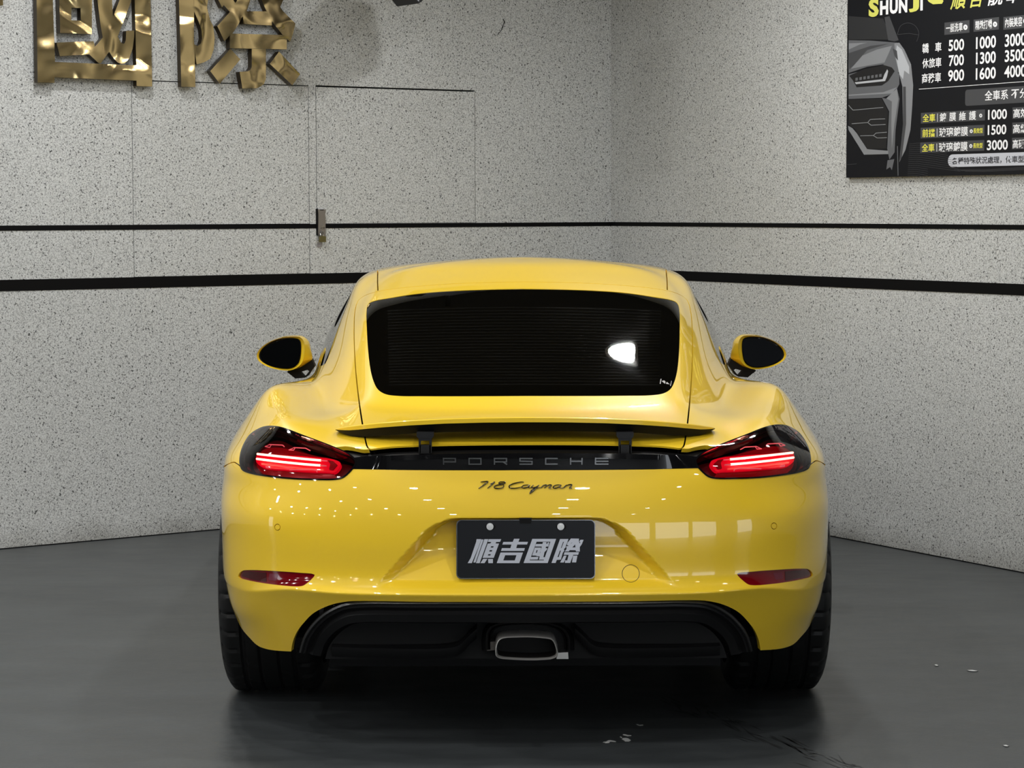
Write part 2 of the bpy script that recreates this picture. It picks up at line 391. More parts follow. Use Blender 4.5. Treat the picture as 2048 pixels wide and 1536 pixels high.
sidew = side_uv([(1.40,.962),(1.55,1.015),(1.72,1.075),(1.90,1.13),(2.08,1.165),(2.28,1.175),(2.46,1.145),(2.60,1.075),(2.74,.995),(2.83,.925),(2.80,.903),(2.5,.900),(2.1,.918),(1.75,.94),(1.5,.948)], .03, 3, True)
screen = np.array([(13.9,14.7),(14.6,14.35),(16,14.2),(19,14.2),(19,18.0),(16,18.0),(14.2,17.9),(13.4,17.6),(13.3,16.6),(13.5,15.5)]); screen = catmull(screen, 4)
head = catmull(np.array([(14.2,9.2),(14.9,9.0),(15.5,9.6),(15.45,11.2),(15.1,12.2),(14.6,12.0),(14.2,10.6)]), 4)
sens = px_uv([(1548 + 6.2*math.cos(a), 1052 + 7*math.sin(a)) for a in np.linspace(0, 2*math.pi, 20, endpoint=False)], 2, 0, True)
sens_i = px_uv([(1548 + 4.8*math.cos(a), 1052 + 5.6*math.sin(a)) for a in np.linspace(0, 2*math.pi, 20, endpoint=False)], 2, 0, True)
def ring_poly(a, b_): return np.vstack([a, b_[::-1]])
REG += [(None, ra), (None, fa), (None, below),
        ('lamp', lamp_in), ('lamp_rim', lamp), ('window', win), ('side_window', sidew), ('windscreen', screen), ('headlamp', head),
        ('strip', to_left(strip_low)), ('slot', to_left(strip_all)),
        ('fog', fog), ('sensor', sens_i), (None, sens),
        (None, ring_poly(ss_a, ss_b)), (None, ring_poly(rs_a, rs_b)), (None, ring_poly(hood_a, hood_b)),
        ('hatch', to_left(hat_i)), (None, to_left(hat_o)),
        ('bumper', bump)]
lo, hi = np.array([-1e-9, -1e-9]), np.array([NU - 1.0, NV - 1.0])
# ---- constrained triangulation of the whole parameter domain
pts = []; edges = []
def add_line(P, closed):
    k = len(pts); P = np.asarray(P)
    for p in P: pts.append((min(max(p[0], 0), NU - 1), min(max(p[1], 0), NV - 1)))
    m = len(P)
    for i in range(m if closed else m - 1):
        a, b_ = P[i], P[(i + 1) % m]
        if (a[0] < 0 and b_[0] < 0) or (a[1] < 0 and b_[1] < 0): continue
        if max(a[0], b_[0]) > NU-1+1e-9 and min(a[0], b_[0]) > NU-1: continue
        if abs(a[0]-b_[0]) + abs(a[1]-b_[1]) < 1e-7: continue
        edges.append((k + i, k + (i + 1) % m))
for nm, P in REG: add_line(P, True)
line_pts = np.array(pts)
# drop grid points that crowd an outline
grid = np.stack([Uf, Vf], 1)
segs = np.array([(*pts[a], *pts[b_]) for a, b_ in edges])
A_, B_ = segs[:, :2], segs[:, 2:]
keep = np.ones(len(grid), bool)
du_ = np.interp(grid[:, 0], (GU[:-1] + GU[1:]) / 2, np.diff(GU)); dv_ = np.interp(grid[:, 1], (GV[:-1] + GV[1:]) / 2, np.diff(GV))
sc_ = np.stack([1 / du_, 1 / dv_], 1)
for s0 in range(0, len(grid), 2000):
    g = grid[s0:s0 + 2000][:, None]; w_ = sc_[s0:s0 + 2000][:, None]
    a = (A_[None] - g) * w_; d = (B_ - A_)[None] * w_
    t = np.clip(-(a * d).sum(-1) / np.maximum((d * d).sum(-1), 1e-12), 0, 1)
    dist = np.linalg.norm(a + d * t[..., None], axis=-1).min(1)
    keep[s0:s0 + 2000] = dist > .28
border = (grid[:, 0] < 1e-9) | (grid[:, 1] < 1e-9) | (grid[:, 0] > NU-1-1e-9) | (grid[:, 1] > NV-1-1e-9)
keep |= border & False
gk = grid[keep]
SU, SV = 1.0, 1.0
allp = [Vector(p) for p in pts] + [Vector(p) for p in gk]
# domain corners so that the hull is complete
allp += [Vector(p) for p in ((0, 0), (NU-1, 0), (NU-1, NV-1), (0, NV-1))]
import time as _t; _t0 = _t.time()
cv, ce, cf, _, _, _ = delaunay_2d_cdt(allp, edges, [], 0, 1e-6)
print('cdt', len(allp), len(cf), _t.time() - _t0)
cv = np.array([tuple(v) for v in cv]); cf = np.array([tuple(f_) for f_ in cf if len(f_) == 3])
cen = cv[cf].mean(1)
lab = np.full(len(cf), 'body', dtype=object); done = np.zeros(len(cf), bool)
for nm, P in REG:
    m = in_poly(cen, P) & ~done; lab[m] = nm; done |= m
P3 = surf(cv[:, 0], cv[:, 1]); N3 = nrm(cv[:, 0], cv[:, 1])
# orientation: make faces agree with the outward normal
fn = np.cross(P3[cf[:, 1]] - P3[cf[:, 0]], P3[cf[:, 2]] - P3[cf[:, 0]]); ar = np.linalg.norm(fn, axis=1)
mid_ = P3[cf].mean(1); outw = mid_ - np.array([0, 2.2, .55])
sgn_n = np.sign((N3[cf].mean(1) * outw).sum(1)); NS = 1 if np.median(sgn_n) > 0 else -1
N3 = N3 * NS
flip = (fn * N3[cf].mean(1)).sum(1) < 0
cf[flip] = cf[flip][:, ::-1]
good = ar > 1e-10
def region(names, shift=0.0, flange=.012, both=True, umax=99):
    """mesh data of one panel: outer skin with exact normals, plus a turned-in edge"""
    if isinstance(names, str): names = [names]
    m = np.isin(lab.astype(str), names) & good & (cen[:, 0] < umax) & (cen[:, 0] >= (umax if umax < 0 else -1))
    F_ = cf[m]; used_ = np.unique(F_); rm = -np.ones(len(cv), int); rm[used_] = np.arange(len(used_)); F_ = rm[F_]
    V = P3[used_] + N3[used_] * shift; N = N3[used_].copy(); UV = cv[used_]
    V[UV[:, 0] < 1e-6, 0] = 0; V[UV[:, 0] > NU-1-1e-6, 0] = 0; V[UV[:, 1] > NV-1-1e-6, 0] = 0
    # boundary edges
    E = {}
    for a, b_, c in F_:
        for e in ((a, b_), (b_, c), (c, a)):
            if (e[1], e[0]) in E: del E[(e[1], e[0])]
            else: E[e] = 1
    V, N = list(V), list(N); F_ = [tuple(f_) for f_ in F_]
    if flange:
        top = {}
        for a, b_ in E:
            if abs(V[a][0]) < 1e-6 and abs(V[b_][0]) < 1e-6: continue
            t = V[b_] - V[a]; L = np.linalg.norm(t)
            if L < 1e-9: continue
            sn = np.cross(t / L, (N[a] + N[b_]) / 2)      # outward from panel, in the skin
            k = len(V)
            V += [V[a], V[b_], V[b_] - N[b_] * flange, V[a] - N[a] * flange]; N += [sn] * 4
            F_.append((k + 1, k, k + 3, k + 2))
    V, N = np.array(V), np.array(N)
    if not both: return V, F_, N
    V2 = V * mir; N2 = N * mir; k = len(V)
    idm = np.where(np.abs(V[:, 0]) < 1e-6, np.arange(k), np.arange(k) + k)
    # flange verts never on the centre
    F2 = [tuple(idm[i] for i in f_[::-1]) for f_ in F_]
    return np.vstack([V, V2]), F_ + F2, np.vstack([N, N2])
def norm_rows(a): return a / np.maximum(np.linalg.norm(a, axis=1, keepdims=True), 1e-9)
def panel(name, names, m, parent, bend=None, **kw):
    V, F_, N = region(names, **kw); N = norm_rows(N)
    if bend: V, N = bend(V, N); N = norm_rows(N)
    used_ = np.unique(np.concatenate([np.array(f_) for f_ in F_])); rm = {int(k): i for i, k in enumerate(used_)}
    return mesh(name, V[used_], [tuple(rm[int(i)] for i in f_) for f_ in F_], m, parent, True, N[used_])
def panels_lr(name, names, m, parent, **kw):
    V, F_, N = region(names, both=False, **kw); N = norm_rows(N)
    return [mesh(name, V, F_, m, parent, True, N), mesh(name, V * mir, [f_[::-1] for f_ in F_], m, parent, True, N * mir)]
def skin_pt(x, y, off=0.0):
    """point over photograph pixel (right half), lifted off the skin by off"""
    uv = hit_uv(CAM, ray(x, y))
    if uv is None: return None
    u, v = uv[:1], uv[1:]
    return (surf(u, v) + nrm(u, v) * NS * off)[0]
def px_patch(poly, step, off, smooth=3):
    """flat-cut patch following the skin: outline in pixels, filled on a grid; returns verts, faces"""
    P = np.array(poly, float)
    if smooth: P = catmull(P, smooth)
    P = resample(P, step); lo_, hi_ = P.min(0), P.max(0)
    gx, gy = np.meshgrid(np.arange(lo_[0], hi_[0], step), np.arange(lo_[1], hi_[1], step)); g = np.stack([gx.ravel(), gy.ravel()], 1)
    g = g[in_poly(g, P)]
    dmin = np.linalg.norm(g[:, None] - P[None], axis=2).min(1) if len(g) else np.array([])
    g = g[dmin > step * .5]
    vv, ee, ff, *_ = delaunay_2d_cdt([Vector(p) for p in P] + [Vector(p) for p in g], [(i, (i+1) % len(P)) for i in range(len(P))], [], 1, 1e-5)
    out = [skin_pt(p[0], p[1], off) for p in vv]
    ok = [o is not None for o in out]
    ff = [tuple(f_) for f_ in ff if all(ok[i] for i in f_)]
    out = [o if o is not None else np.zeros(3) for o in out]
    return np.array(out), ff
def thick(V, F_, d):
    """give a patch depth d along -normal, closed"""
    V = np.asarray(V); n = len(V)
    N = np.zeros_like(V)
    for f_ in F_:
        c = np.cross(V[f_[1]] - V[f_[0]], V[f_[2]] - V[f_[0]])
        for i in f_: N[i] += c
    N = norm_rows(N)
    if N[:, 1].mean() > 0: N = -N; F_ = [f_[::-1] for f_ in F_]
    E = {}
    for f_ in F_:
        for i in range(len(f_)):
            e = (f_[i], f_[(i+1) % len(f_)])
            if (e[1], e[0]) in E: del E[(e[1], e[0])]
            else: E[e] = 1
    V2 = np.vstack([V, V - N * d]); G = list(F_) + [tuple(i + n for i in f_[::-1]) for f_ in F_] + [(b_, a, a + n, b_ + n) for a, b_ in E]
    return V2, G
# ------------------------------------------------------------------ the car
def Z(pts, ox, oy, s): return [(ox + a / s, oy + b_ / s) for a, b_ in pts]
def skin_any(x, y, off=0.0):
    d = ray(x, y); h = hit_uv(CAM, d); m_ = False
    if h is None or h[0] > 12.5:
        h = hit_uv(CAM * mir, d * mir); m_ = True
    if h is None: return None
    u, v = h[:1], h[1:]; P = (surf(u, v) + nrm(u, v) * NS * off)[0]
    return P * mir if m_ else P
def node_mix_lens(name, tint, rough=.03):
    m = bpy.data.materials.new(name); m.use_nodes = True; nt = m.node_tree; n = nt.nodes; l = nt.links
    n.remove(n['Principled BSDF']); out = n['Material Output']
    tr = n.new('ShaderNodeBsdfTransparent'); tr.inputs[0].default_value = (*tint, 1)
    gl = n.new('ShaderNodeBsdfGlossy'); gl.inputs['Roughness'].default_value = rough
    fr = n.new('ShaderNodeFresnel'); fr.inputs[0].default_value = 1.5; mx = n.new('ShaderNodeMixShader')
    l.new(fr.outputs[0], mx.inputs[0]); l.new(tr.outputs[0], mx.inputs[1]); l.new(gl.outputs[0], mx.inputs[2]); l.new(mx.outputs[0], out.inputs[0])
    return m
def emis(name, col, s, base=(0.02, 0.0, 0.0), rough=.3):
    m = mat(name, base, rough); b = m.node_tree.nodes['Principled BSDF']
    b.inputs['Emission Color'].default_value = (*col, 1); b.inputs['Emission Strength'].default_value = s
    return m
LENS = node_mix_lens('red_lens', (.93, .42, .45))
HOUSE = mat('maroon_housing', (.055, .002, .006), .30)
PODM = emis('red_lamp_glow', (1, .003, .035), .50, (.25, .003, .01), .2)
BARM = emis('lit_bar', (1, .78, .50), 4.6, (.5, .1, .05))
PINK = emis('pale_pink_glow', (1, .35, .42), .35, (.6, .2, .25), .3)  # faint emission stands in for light caught by the chrome clips
REDP = mat('fog_red', (.15, .0015, .005), .08, coat_weight=.6)
REDD = mat('fog_dark_red', (.05, .001, .002), .08, coat_weight=.6)
DCHROME = mat('dark_chrome', (.10, .085, .06), .18, 1.0)
SILV = mat('badge_silver', (.30, .30, .30), .22, 1.0)
MIRG = mat('mirror_glass', (.30, .31, .33), .01, 1.0)
BLK = mat('matt_black', (.0025, .0025, .0025), .6, specular_ior_level=.2)

car = empty('sports_car', 'yellow two-door sports coupe seen from behind with its spoiler raised and tail lamps lit', 'car', (0, 2.2, 0))
body = panel('body_shell', 'body', PAINT, car); panel('tailgate', 'hatch', PAINT, car, flange=.005)
panel('rear_bumper', 'bumper', PAINT, car)
def flat_glass(V, N):
    N = N.copy(); N[:, 0] *= 1 - .55 * sstep(.38, .47, np.abs(V[:, 0])); return V, N
rw = panel('rear_window', 'window', GLASS, car, shift=-.0012, bend=flat_glass)
panel('windscreen', 'windscreen', GLASS, car)
for o in panels_lr('side_window', 'side_window', GLASS, car, shift=-.001): pass
for o in panels_lr('headlamp', 'headlamp', GLASS, car): pass
for o in panels_lr('parking_sensor', 'sensor', PAINT, car): pass
panel('inner_liner', ['body', 'hatch', 'bumper', 'window', 'lamp', 'strip', 'slot', 'fog', 'sensor', 'side_window', 'windscreen', 'headlamp', 'lamp_rim'], LINER, car, shift=-.07, flange=0, umax=8.0)
_bx = np.linspace(0, .62, 32); _by = np.array([surf(*[np.array([c]) for c in nearest_uv((x, .07 + .25 * x ** 2.5, .772))])[0][1] for x in _bx])
def strip_dy(x, y):      # the strip stands upright while the shell above it leans forward
    return -np.maximum(np.asarray(y) - np.interp(np.abs(x), _bx, _by), 0) * 1.08 * (1 - sstep(.34, .46, np.abs(x)))
def upright(V, N):
    V, N = V.copy(), N.copy(); V[:, 1] += strip_dy(V[:, 0], V[:, 1]); k = (1 - sstep(.34, .46, np.abs(V[:, 0]))); N[:, 2] *= 1 - 1.2 * k; return V, N
strip = panel('lamp_strip', 'strip', GLOSS, car, shift=.001, flange=.02, bend=upright)
panel('deck_slot', 'slot', PLASTIC, car, shift=-.018)
# tail lamps
lenses = panels_lr('tail_lamp', 'lamp', LENS, car, shift=.003, flange=.004)
lenses[0]['label'] = 'right tail lamp'; lenses[1]['label'] = 'left tail lamp'
POD = Z([(432,575),(470,535),(610,492),(1200,462),(1500,450),(1540,480),(1545,560),(1510,610),(1440,655),(1200,680),(800,715),(600,725),(520,735),(450,650)], 1360, 820, 6.4)
BARS = [Z([(668,578),(900,556),(1200,525),(1488,492)], 1360, 820, 6.4), Z([(680,652),(900,632),(1200,600),(1500,558)], 1360, 820, 6.4)]
TIPS = [Z([(585,588),(668,578)], 1360, 820, 6.4), Z([(600,662),(680,652)], 1360, 820, 6.4)]
HOOKS = [[(790,432),(845,400),(1000,395),(1072,428),(1010,430),(990,402)], [(1135,385),(1155,365),(1330,360),(1388,386),(1330,397),(1310,368)],
         [(728,748),(732,722),(790,710),(1000,712),(1085,716)], [(1335,690),(1390,682),(1397,664),(1340,664)]]
pv, pf = px_patch(POD, 4, -.028, 2); pv, pf = thick(pv, pf, .012)
IN = Z([(470,620),(520,560),(590,540),(560,600),(580,690),(530,700)], 1360, 820, 6.4)
iv, if_ = px_patch(IN, 3, -.024, 0); iv, if_ = thick(iv, if_, .006)
LP = np.array(LAMP_PX)
rimv = [skin_pt(a, b_, -.010) for a, b_ in inset(LP, 3.2)]; rimv = [p for p in rimv if p is not None]
glow = emis('soft_red_glow', (1, .008, .03), .085, (.10, .002, .004), .25)
SHELF = Z([(520,470),(700,430),(1100,345),(1400,340),(1520,420),(1570,600),(1500,770),(1000,835),(600,850),(500,800),(560,700),(470,600)], 1360, 820, 6.4)
sv, sf = px_patch(SHELF, 5, -.036, 2); sv, sf = thick(sv, sf, .006)
for k, s in ((0, 1), (1, -1)):
    mm = np.array([s, 1, 1]); L = lenses[k]
    V, F_, N = region('lamp', shift=-.045, flange=0, both=False)
    mesh('lamp_housing', V * mm, F_ if s == 1 else [f_[::-1] for f_ in F_], HOUSE, L, True)
    V, F_, N = region('lamp_rim', shift=.002, flange=.034, both=False)
    mesh('lamp_border', V * mm, F_ if s == 1 else [f_[::-1] for f_ in F_], GLOSS, L, True, norm_rows(N) * mm)
    o = mesh('lamp_shelf', np.array(sv) * mm, sf, glow, L); fix_normals(o)
    o = mesh('lamp_pod', np.array(pv) * mm, pf, PODM, L); fix_normals(o)
    o = mesh('inner_reflector', np.array(iv) * mm, if_, glow, L); fix_normals(o)
    MB().tube([p * mm for p in rimv], .0022, 6, True).build('lamp_bezel', BLK, L, 40)
    for b_ in BARS:
        P = [skin_pt(a, c, -.016) * mm for a, c in resample(np.array(b_), 6, False)]
        MB().tube(P, .0030, 8).build('light_bar', BARM, L, 40)
    for b_ in TIPS:
        P = [skin_pt(a, c, -.016) * mm for a, c in resample(np.array(b_), 5, False)]
        MB().tube(P, .0018, 6).build('light_bar_end', PINK, L, 40)
    for h in HOOKS:
        P = [skin_pt(a, c, -.018) * mm for a, c in Z(h, 1360, 820, 6.4)]
        MB().tube(P, .0015, 6).build('reflector_clip', PINK, L, 40)
# fog reflectors: dark end cap and brighter inner part
fogs = panels_lr('fog_reflector', 'fog', REDP, car, shift=-.004)
dk = px_patch([(1572,1143),(1602,1140.5),(1617,1142),(1621,1149),(1602,1156),(1572,1161.5)], 3, -.0032, 0)
hk = px_patch([(1548,1146),(1566,1144.5),(1568,1157),(1553,1159)], 3, -.0036, 0)
for k, s in ((0, 1), (1, -1)):
    mesh('fog_lens_end', dk[0] * np.array([s, 1, 1]), dk[1], REDD, fogs[k], True)
    mesh('fog_prism', hk[0] * np.array([s, 1, 1]), hk[1], mat('fog_mauve', (.14, .02, .035), .15), fogs[k], True)
# strip lettering, drawn as bars
LET = {'P': [[(0,1),(0,0),(1,0),(1,.62),(0,.62)]], 'O': [[(0,0),(1,0),(1,1),(0,1),(0,0)]], 'R': [[(0,1),(0,0),(1,0),(1,.6),(0,.6)], [(.7,.6),(1,1)]],
       'S': [[(1,0),(0,0),(0,.47),(1,.53),(1,1),(0,1)]], 'C': [[(1,0),(0,0),(0,1),(1,1)]], 'H': [[(0,0),(0,1)], [(1,0),(1,1)], [(0,.5),(1,.5)]],
       'E': [[(1,0),(0,0),(0,1),(1,1)], [(0,.5),(1,.5)]]}
XS = [(887.3,911), (938.3,962), (989,1013), (1040,1064), (1091.3,1114), (1141,1163.7), (1190.7,1215.5)]
for ch, (xa, xb) in zip('PORSCHE', XS):
    m = MB()
    for st in LET[ch]:
        Q = [np.array([xa + a * (xb - xa), 916.2 + b_ * 11.8]) for a, b_ in st]
        for a, b_ in zip(Q[:-1], Q[1:]):
            t = (b_ - a) / np.linalg.norm(b_ - a); nn_ = np.array([-t[1], t[0]]) * 1.25; t = t * 1.2
            m.prism([a - t - nn_, b_ + t - nn_, b_ + t + nn_, a - t + nn_], lambda x, y, d: (lambda p: p + np.array([0, strip_dy(p[0], p[1]) - d * .8, 0]))(skin_any(x, y, .001)), .0005, .004)
    m.build('strip_letter', SILV, strip)
# script badge
SCR = [[(160,142),(215,136),(302,134),(232,188),(172,232),(118,268)], [(345,180),(400,160),(432,136),(380,190),(292,264)],
       [(612,176),(560,172),(512,168),(524,146),(580,140),(636,144),(632,162),(580,186),(480,202),(424,232),(436,258),(500,264),(590,248),(612,222),(600,190)],
       [(1002,144),(960,140),(880,152),(780,180),(718,212),(716,244),(780,262),(870,258),(960,236)],
       [(1108,198),(1050,198),(984,214),(964,244),(1004,258),(1068,242),(1116,202),(1092,240),(1110,256),(1160,246)],
       [(1190,200),(1152,240),(1176,254),(1240,238),(1296,200)], [(1296,200),(1240,262),(1180,312),(1118,362),(1152,304),(1220,268),(1330,250)],
       [(1330,256),(1392,198)], [(1352,232),(1420,198),(1450,204),(1400,262)], [(1432,228),(1500,196),(1540,202),(1490,258),(1540,262)],
       [(1726,200),(1660,196),(1592,218),(1574,250),(1620,262),(1684,238),(1730,202),(1700,250),(1770,258)], [(1770,258),(1838,196)], [(1796,232),(1870,196),(1938,194),(1890,262),(1940,258)]]
bd = MB()
for st in SCR:
    C_ = catmull(Z(st, 945, 950, 9.752), 5, False)
    bd.tube([skin_any(a, b_, .003) for a, b_ in C_], [.0011 + .0007 * math.sin(math.pi * i / (len(C_) - 1)) for i in range(len(C_))], 6)
bdo = bd.build('model_script', DCHROME, car, 60); bdo['label'] = 'dark chrome script badge'
# tow eye cover, lower sensors
def ring_on(px, py, rx, ry, r, off, name, m, parent, n_=36):
    MB().tube([skin_any(px + rx * math.cos(a), py + ry * math.sin(a), off) for a in np.linspace(0, 2 * math.pi, n_, endpoint=False)], r, 6, True).build(name, m, parent, 40)
ring_on(1261.5, 1147, 17.2, 17.4, .0009, .0, 'tow_eye_cover', mat('seam_dark', (.10, .06, .002), .5), car)
# window print: heating wires and corner label
hw_ = MB()
for k in range(26):
    yy = 622 + k * 5.9; c_ = 590 - 0
    row = []
    xl, xr = 775 + .02 * (yy - 600), 1322 - .02 * (yy - 600)
    P = [skin_any(x, yy - 7 * (1 - ((x - 1048) / 280) ** 2) * (1 - k / 30), .0001) for x in np.linspace(xl, xr, 24)]
    for a, b_ in zip(P[:-1], P[1:]):
        up = np.array([0, .00012, .00045]); hw_.add([a, b_, b_ + up, a + up], [(0, 1, 2, 3)])
hwo = hw_.build('heating_wire', mat('wire_bronze', (.010, .009, .007), .25, .5), rw); hwo['kind'] = 'stuff'
st = MB(); zz = lambda p: Z(p, 1310, 740, 30.72)
for poly in ([(340,545),(405,550),(345,860),(290,850)], [(1000,660),(1025,700),(970,985),(925,980)], [(405,690),(560,640),(650,720),(625,850),(590,835)], [(680,860),(680,790),(740,735),(800,800),(915,885),(780,870)]):
    V = [skin_any(a, b_, .0004) for a, b_ in zz(poly)]; st.add(V, [tuple(range(len(V)))])
st.build('glass_mark', mat('grey_print', (.28, .27, .26), .6), rw)
# spoiler: blade on two struts
def spoiler_pts(px, py, y): return on_y(px, py, y)
ST = [(1050,834.5,844.5,862,.120),(1130,834.8,844.7,862.3,.121),(1210,836.5,846.3,863.5,.126),(1280,839.6,849.5,866,.138),(1340,844,853.5,870.5,.165),(1378,847.6,857,872,.20),(1405,851,859,869.5,.235),(1421,853.6,858,862.5,.262),(1430,855.8,857,858,.285)]
ST = np.array(ST, float)
xs_ = np.linspace(0, 1, 41); dd = np.r_[0, np.cumsum(np.diff(ST[:, 0]))]; dd /= dd[-1]
STd = np.stack([np.interp(xs_, dd, ST[:, i]) for i in range(5)], 1)
topV = []; blkV = []
for px, yt, ym, yb, Y in STd:
    t = (px - 1050) / 380; ch = .215 * (1 - t ** 3 * .75)
    A = on_y(px, yt, Y); Bm = on_y(px, ym, Y + .001); Cc = on_y(px, yb, Y + .030 * (1 - t * .6))
    lead = np.array([A[0] * (1 - .02 * t), Y + ch, A[2] - .028 * (1 - t * .7)]); mid = (A + lead) / 2 + np.array([0, 0, .004 * (1 - t)])
    topV.append([Bm, A + np.array([0, .0005, -.002]), A + np.array([0, .004, 0]), mid, lead, lead - np.array([0, 0, .010 * (1 - t * .8)]), Bm + np.array([0, .02, 0])])
    blkV.append([Bm + np.array([0, .001, .0005]), Cc, Cc + np.array([0, .05 * (1 - t * .7), .001]), lead - np.array([0, .01, .012 * (1 - t * .8)]), (Bm + lead) / 2 + np.array([0, 0, .0])])
def loft_sym(rows, name, m, parent, deg):
    rows = [np.array(r) for r in rows]
    x0 = rows[0][:, 0].copy(); 
    full = [r * mir for r in rows[::-1]] + rows
    full = [np.array(r) for r in full]
    n = len(full); k = len(full[0]); V = np.vstack(full); F_ = []
    for i in range(n - 1):
        for j in range(k): F_.append((i * k + j, i * k + (j + 1) % k, (i + 1) * k + (j + 1) % k, (i + 1) * k + j))
    F_ += [tuple(range(k)), tuple((n - 1) * k + j for j in range(k))[::-1]]
    o = mesh(name, V, F_, m, parent); fix_normals(o, deg); return o
for R_ in (topV, blkV):   # the drawn half starts at the car's centreline
    sh = R_[0][0][0]
    for r in R_:
        for p in r: p[0] -= sh * (1 - min(1, (p[0]) / .5)) if False else 0
    for p in R_[0]: p[0] = 0.001
spo = loft_sym(topV, 'rear_spoiler', PAINT, car, 35)
loft_sym(blkV, 'spoiler_underside', BLK, spo, 35)
for cxp in (850.5, 1250):
    fr = lambda a, b_, d: on_y(a, b_, .125) + np.array([0, d, 0])
    m = MB()
    m.prism([(cxp-17,864),(cxp+17,864),(cxp+17,872),(cxp+14,876),(cxp-14,876),(cxp-17,872)], fr, -.008, .03)
    m.prism([(cxp-13,876),(cxp-9,876),(cxp-9,906),(cxp-13,906)], fr, -.006, .012)
    m.prism([(cxp+8.5,876),(cxp+13,876),(cxp+13,906),(cxp+8.5,906)], fr, -.006, .012)
    m.prism([(cxp-9,876),(cxp+9,876),(cxp+9,881),(cxp-9,881)], fr, -.006, .012)
    m.prism([(cxp-11,889.5),(cxp+11,889.5),(cxp+11,907),(cxp-11,907)], fr, -.006, .012)
    m.build('spoiler_strut', PLASTIC, spo)
# number plate
YP = .028
frp = lambda a, b_, d: on_y(a, b_, YP) + np.array([0, d, 0])
def rrect(x0, y0, x1, y1, r, k=5):
    out = []
    for cx_, cy_, a0 in ((x1-r, y0+r, -90), (x1-r, y1-r, 0), (x0+r, y1-r, 90), (x0+r, y0+r, 180)):
        for i in range(k + 1):
            a = math.radians(a0 + 90 * i / k); out.append((cx_ + r * math.cos(a), cy_ + r * math.sin(a)))
    return out
PLB = mat('plate_black', (.006, .0065, .009), .35, specular_ior_level=.3)
n, l, b = nodes(PLB); tc = n.new('ShaderNodeTexCoord'); ck = n.new('ShaderNodeTexChecker'); ck.inputs['Scale'].default_value = 420
ck.inputs['Color1'].default_value = (.008, .009, .012, 1); ck.inputs['Color2'].default_value = (.004, .0045, .006, 1)
l.new(tc.outputs['Object'], ck.inputs['Vector']); l.new(ck.outputs[0], b.inputs['Base Color'])
plate = MB().prism(rrect(914.5, 1041, 1189, 1156, 9), frp, 0, .004).build('number_plate', PLB, car)
plate['label'] = 'black show plate with silver characters'
o = MB()
ro, ri = rrect(912.5, 1039.5, 1190.6, 1158, 10), rrect(915.5, 1042.2, 1188, 1155, 8.5)
V = [frp(a, b_, .001) for a, b_ in ro] + [frp(a, b_, .001) for a, b_ in ri] + [frp(a, b_, .008) for a, b_ in ro]
k = len(ro); o.add(V, [(i, (i+1) % k, k + (i+1) % k, k + i) for i in range(k)] + [(i, (i+1) % k, 2*k + (i+1) % k, 2*k + i) for i in range(k)])
o.build('plate_edge', CHROME, plate)
MB().prism([(1038,1036),(1064,1036),(1062,1047),(1040,1047)], frp, -.002, .03).build('plate_bracket', BLK, plate)  # black bracket tab at the top of the plate
for bx in (980, 1121.5):
    MB().prism(rrect(bx-9.5, 1048.5, bx+11, 1058.5, 5), frp, -.0006, .003).build('plate_slot', BLK, plate)
    m = MB().prism([(bx + 7*math.cos(a), 1053 + 7*math.sin(a)) for a in np.linspace(0, 2*math.pi, 20, endpoint=False)], frp, -.003, .004)
    m.prism([(bx + 3.6*math.cos(a), 1052.5 + 3.6*math.sin(a)) for a in np.linspace(0, 2*math.pi, 6, endpoint=False)], frp, -.007, -.002)
    m.build('plate_bolt', mat('bolt_zinc', (.75, .75, .74), .38, .7), plate)
PA = lambda p: Z(p, 930, 1070, 15.754); PB = lambda p: Z(p, 1050, 1070, 15.754)
PLT = mat('plate_silver_print', (.56, .58, .64), .38, .35)
def char(polys, holes=()):
    """filled character from outlines with holes cut out"""
    m = MB()
    for poly in polys:
        hs = [h for h in holes if in_poly(np.array(h, float), poly).all()]
        P = [Vector(p) for p in poly]; E = [(i, (i+1) % len(poly)) for i in range(len(poly))]
        for h in hs:
            k = len(P); P += [Vector(p) for p in h]; E += [(k+i, k+(i+1) % len(h)) for i in range(len(h))]
        vv, ee, ff, *_ = delaunay_2d_cdt(P, E, [], 1, 1e-5)
        vv = [tuple(v) for v in vv]
        ff = [f_ for f_ in ff if not any(in_poly(np.array([np.mean([vv[i] for i in f_], 0)]), h)[0] for h in hs) and in_poly(np.array([np.mean([vv[i] for i in f_], 0)]), poly)[0]]
        m.add([frp(a, b_, -.0007) for a, b_ in vv], ff)
    return m
char([PA(p) for p in ([(365,130),(515,130),(420,390),(255,790),(215,885),(85,885),(180,720),(350,220)], [(520,140),(585,140),(330,865),(262,865)], [(610,130),(738,130),(460,885),(345,885)],
     [(750,130),(1140,130),(1105,215),(985,218),(960,265),(1072,268),(905,720),(555,720),(715,270),(800,262),(830,220),(722,215)], [(570,752),(705,752),(615,885),(485,885)], [(728,755),(880,755),(878,885),(735,885)])],
     [PA(h) for h in ([(825,352),(905,352),(888,395),(808,395)], [(780,475),(860,475),(843,520),(762,520)], [(735,602),(815,602),(798,645),(718,645)])]).build('plate_character', PLT, plate)
char([PA(p) for p in ([(1545,118),(1718,118),(1685,215),(1985,215),(1955,298),(1645,300),(1615,412),(1885,412),(1862,500),(1135,500),(1165,412),(1430,412),(1465,300),(1175,300),(1208,218),(1505,215)], [(1120,550),(1828,550),(1710,885),(1000,885)])],
     [PA([(1265,635),(1622,635),(1568,800),(1205,800)])]).build('plate_character', PLT, plate)
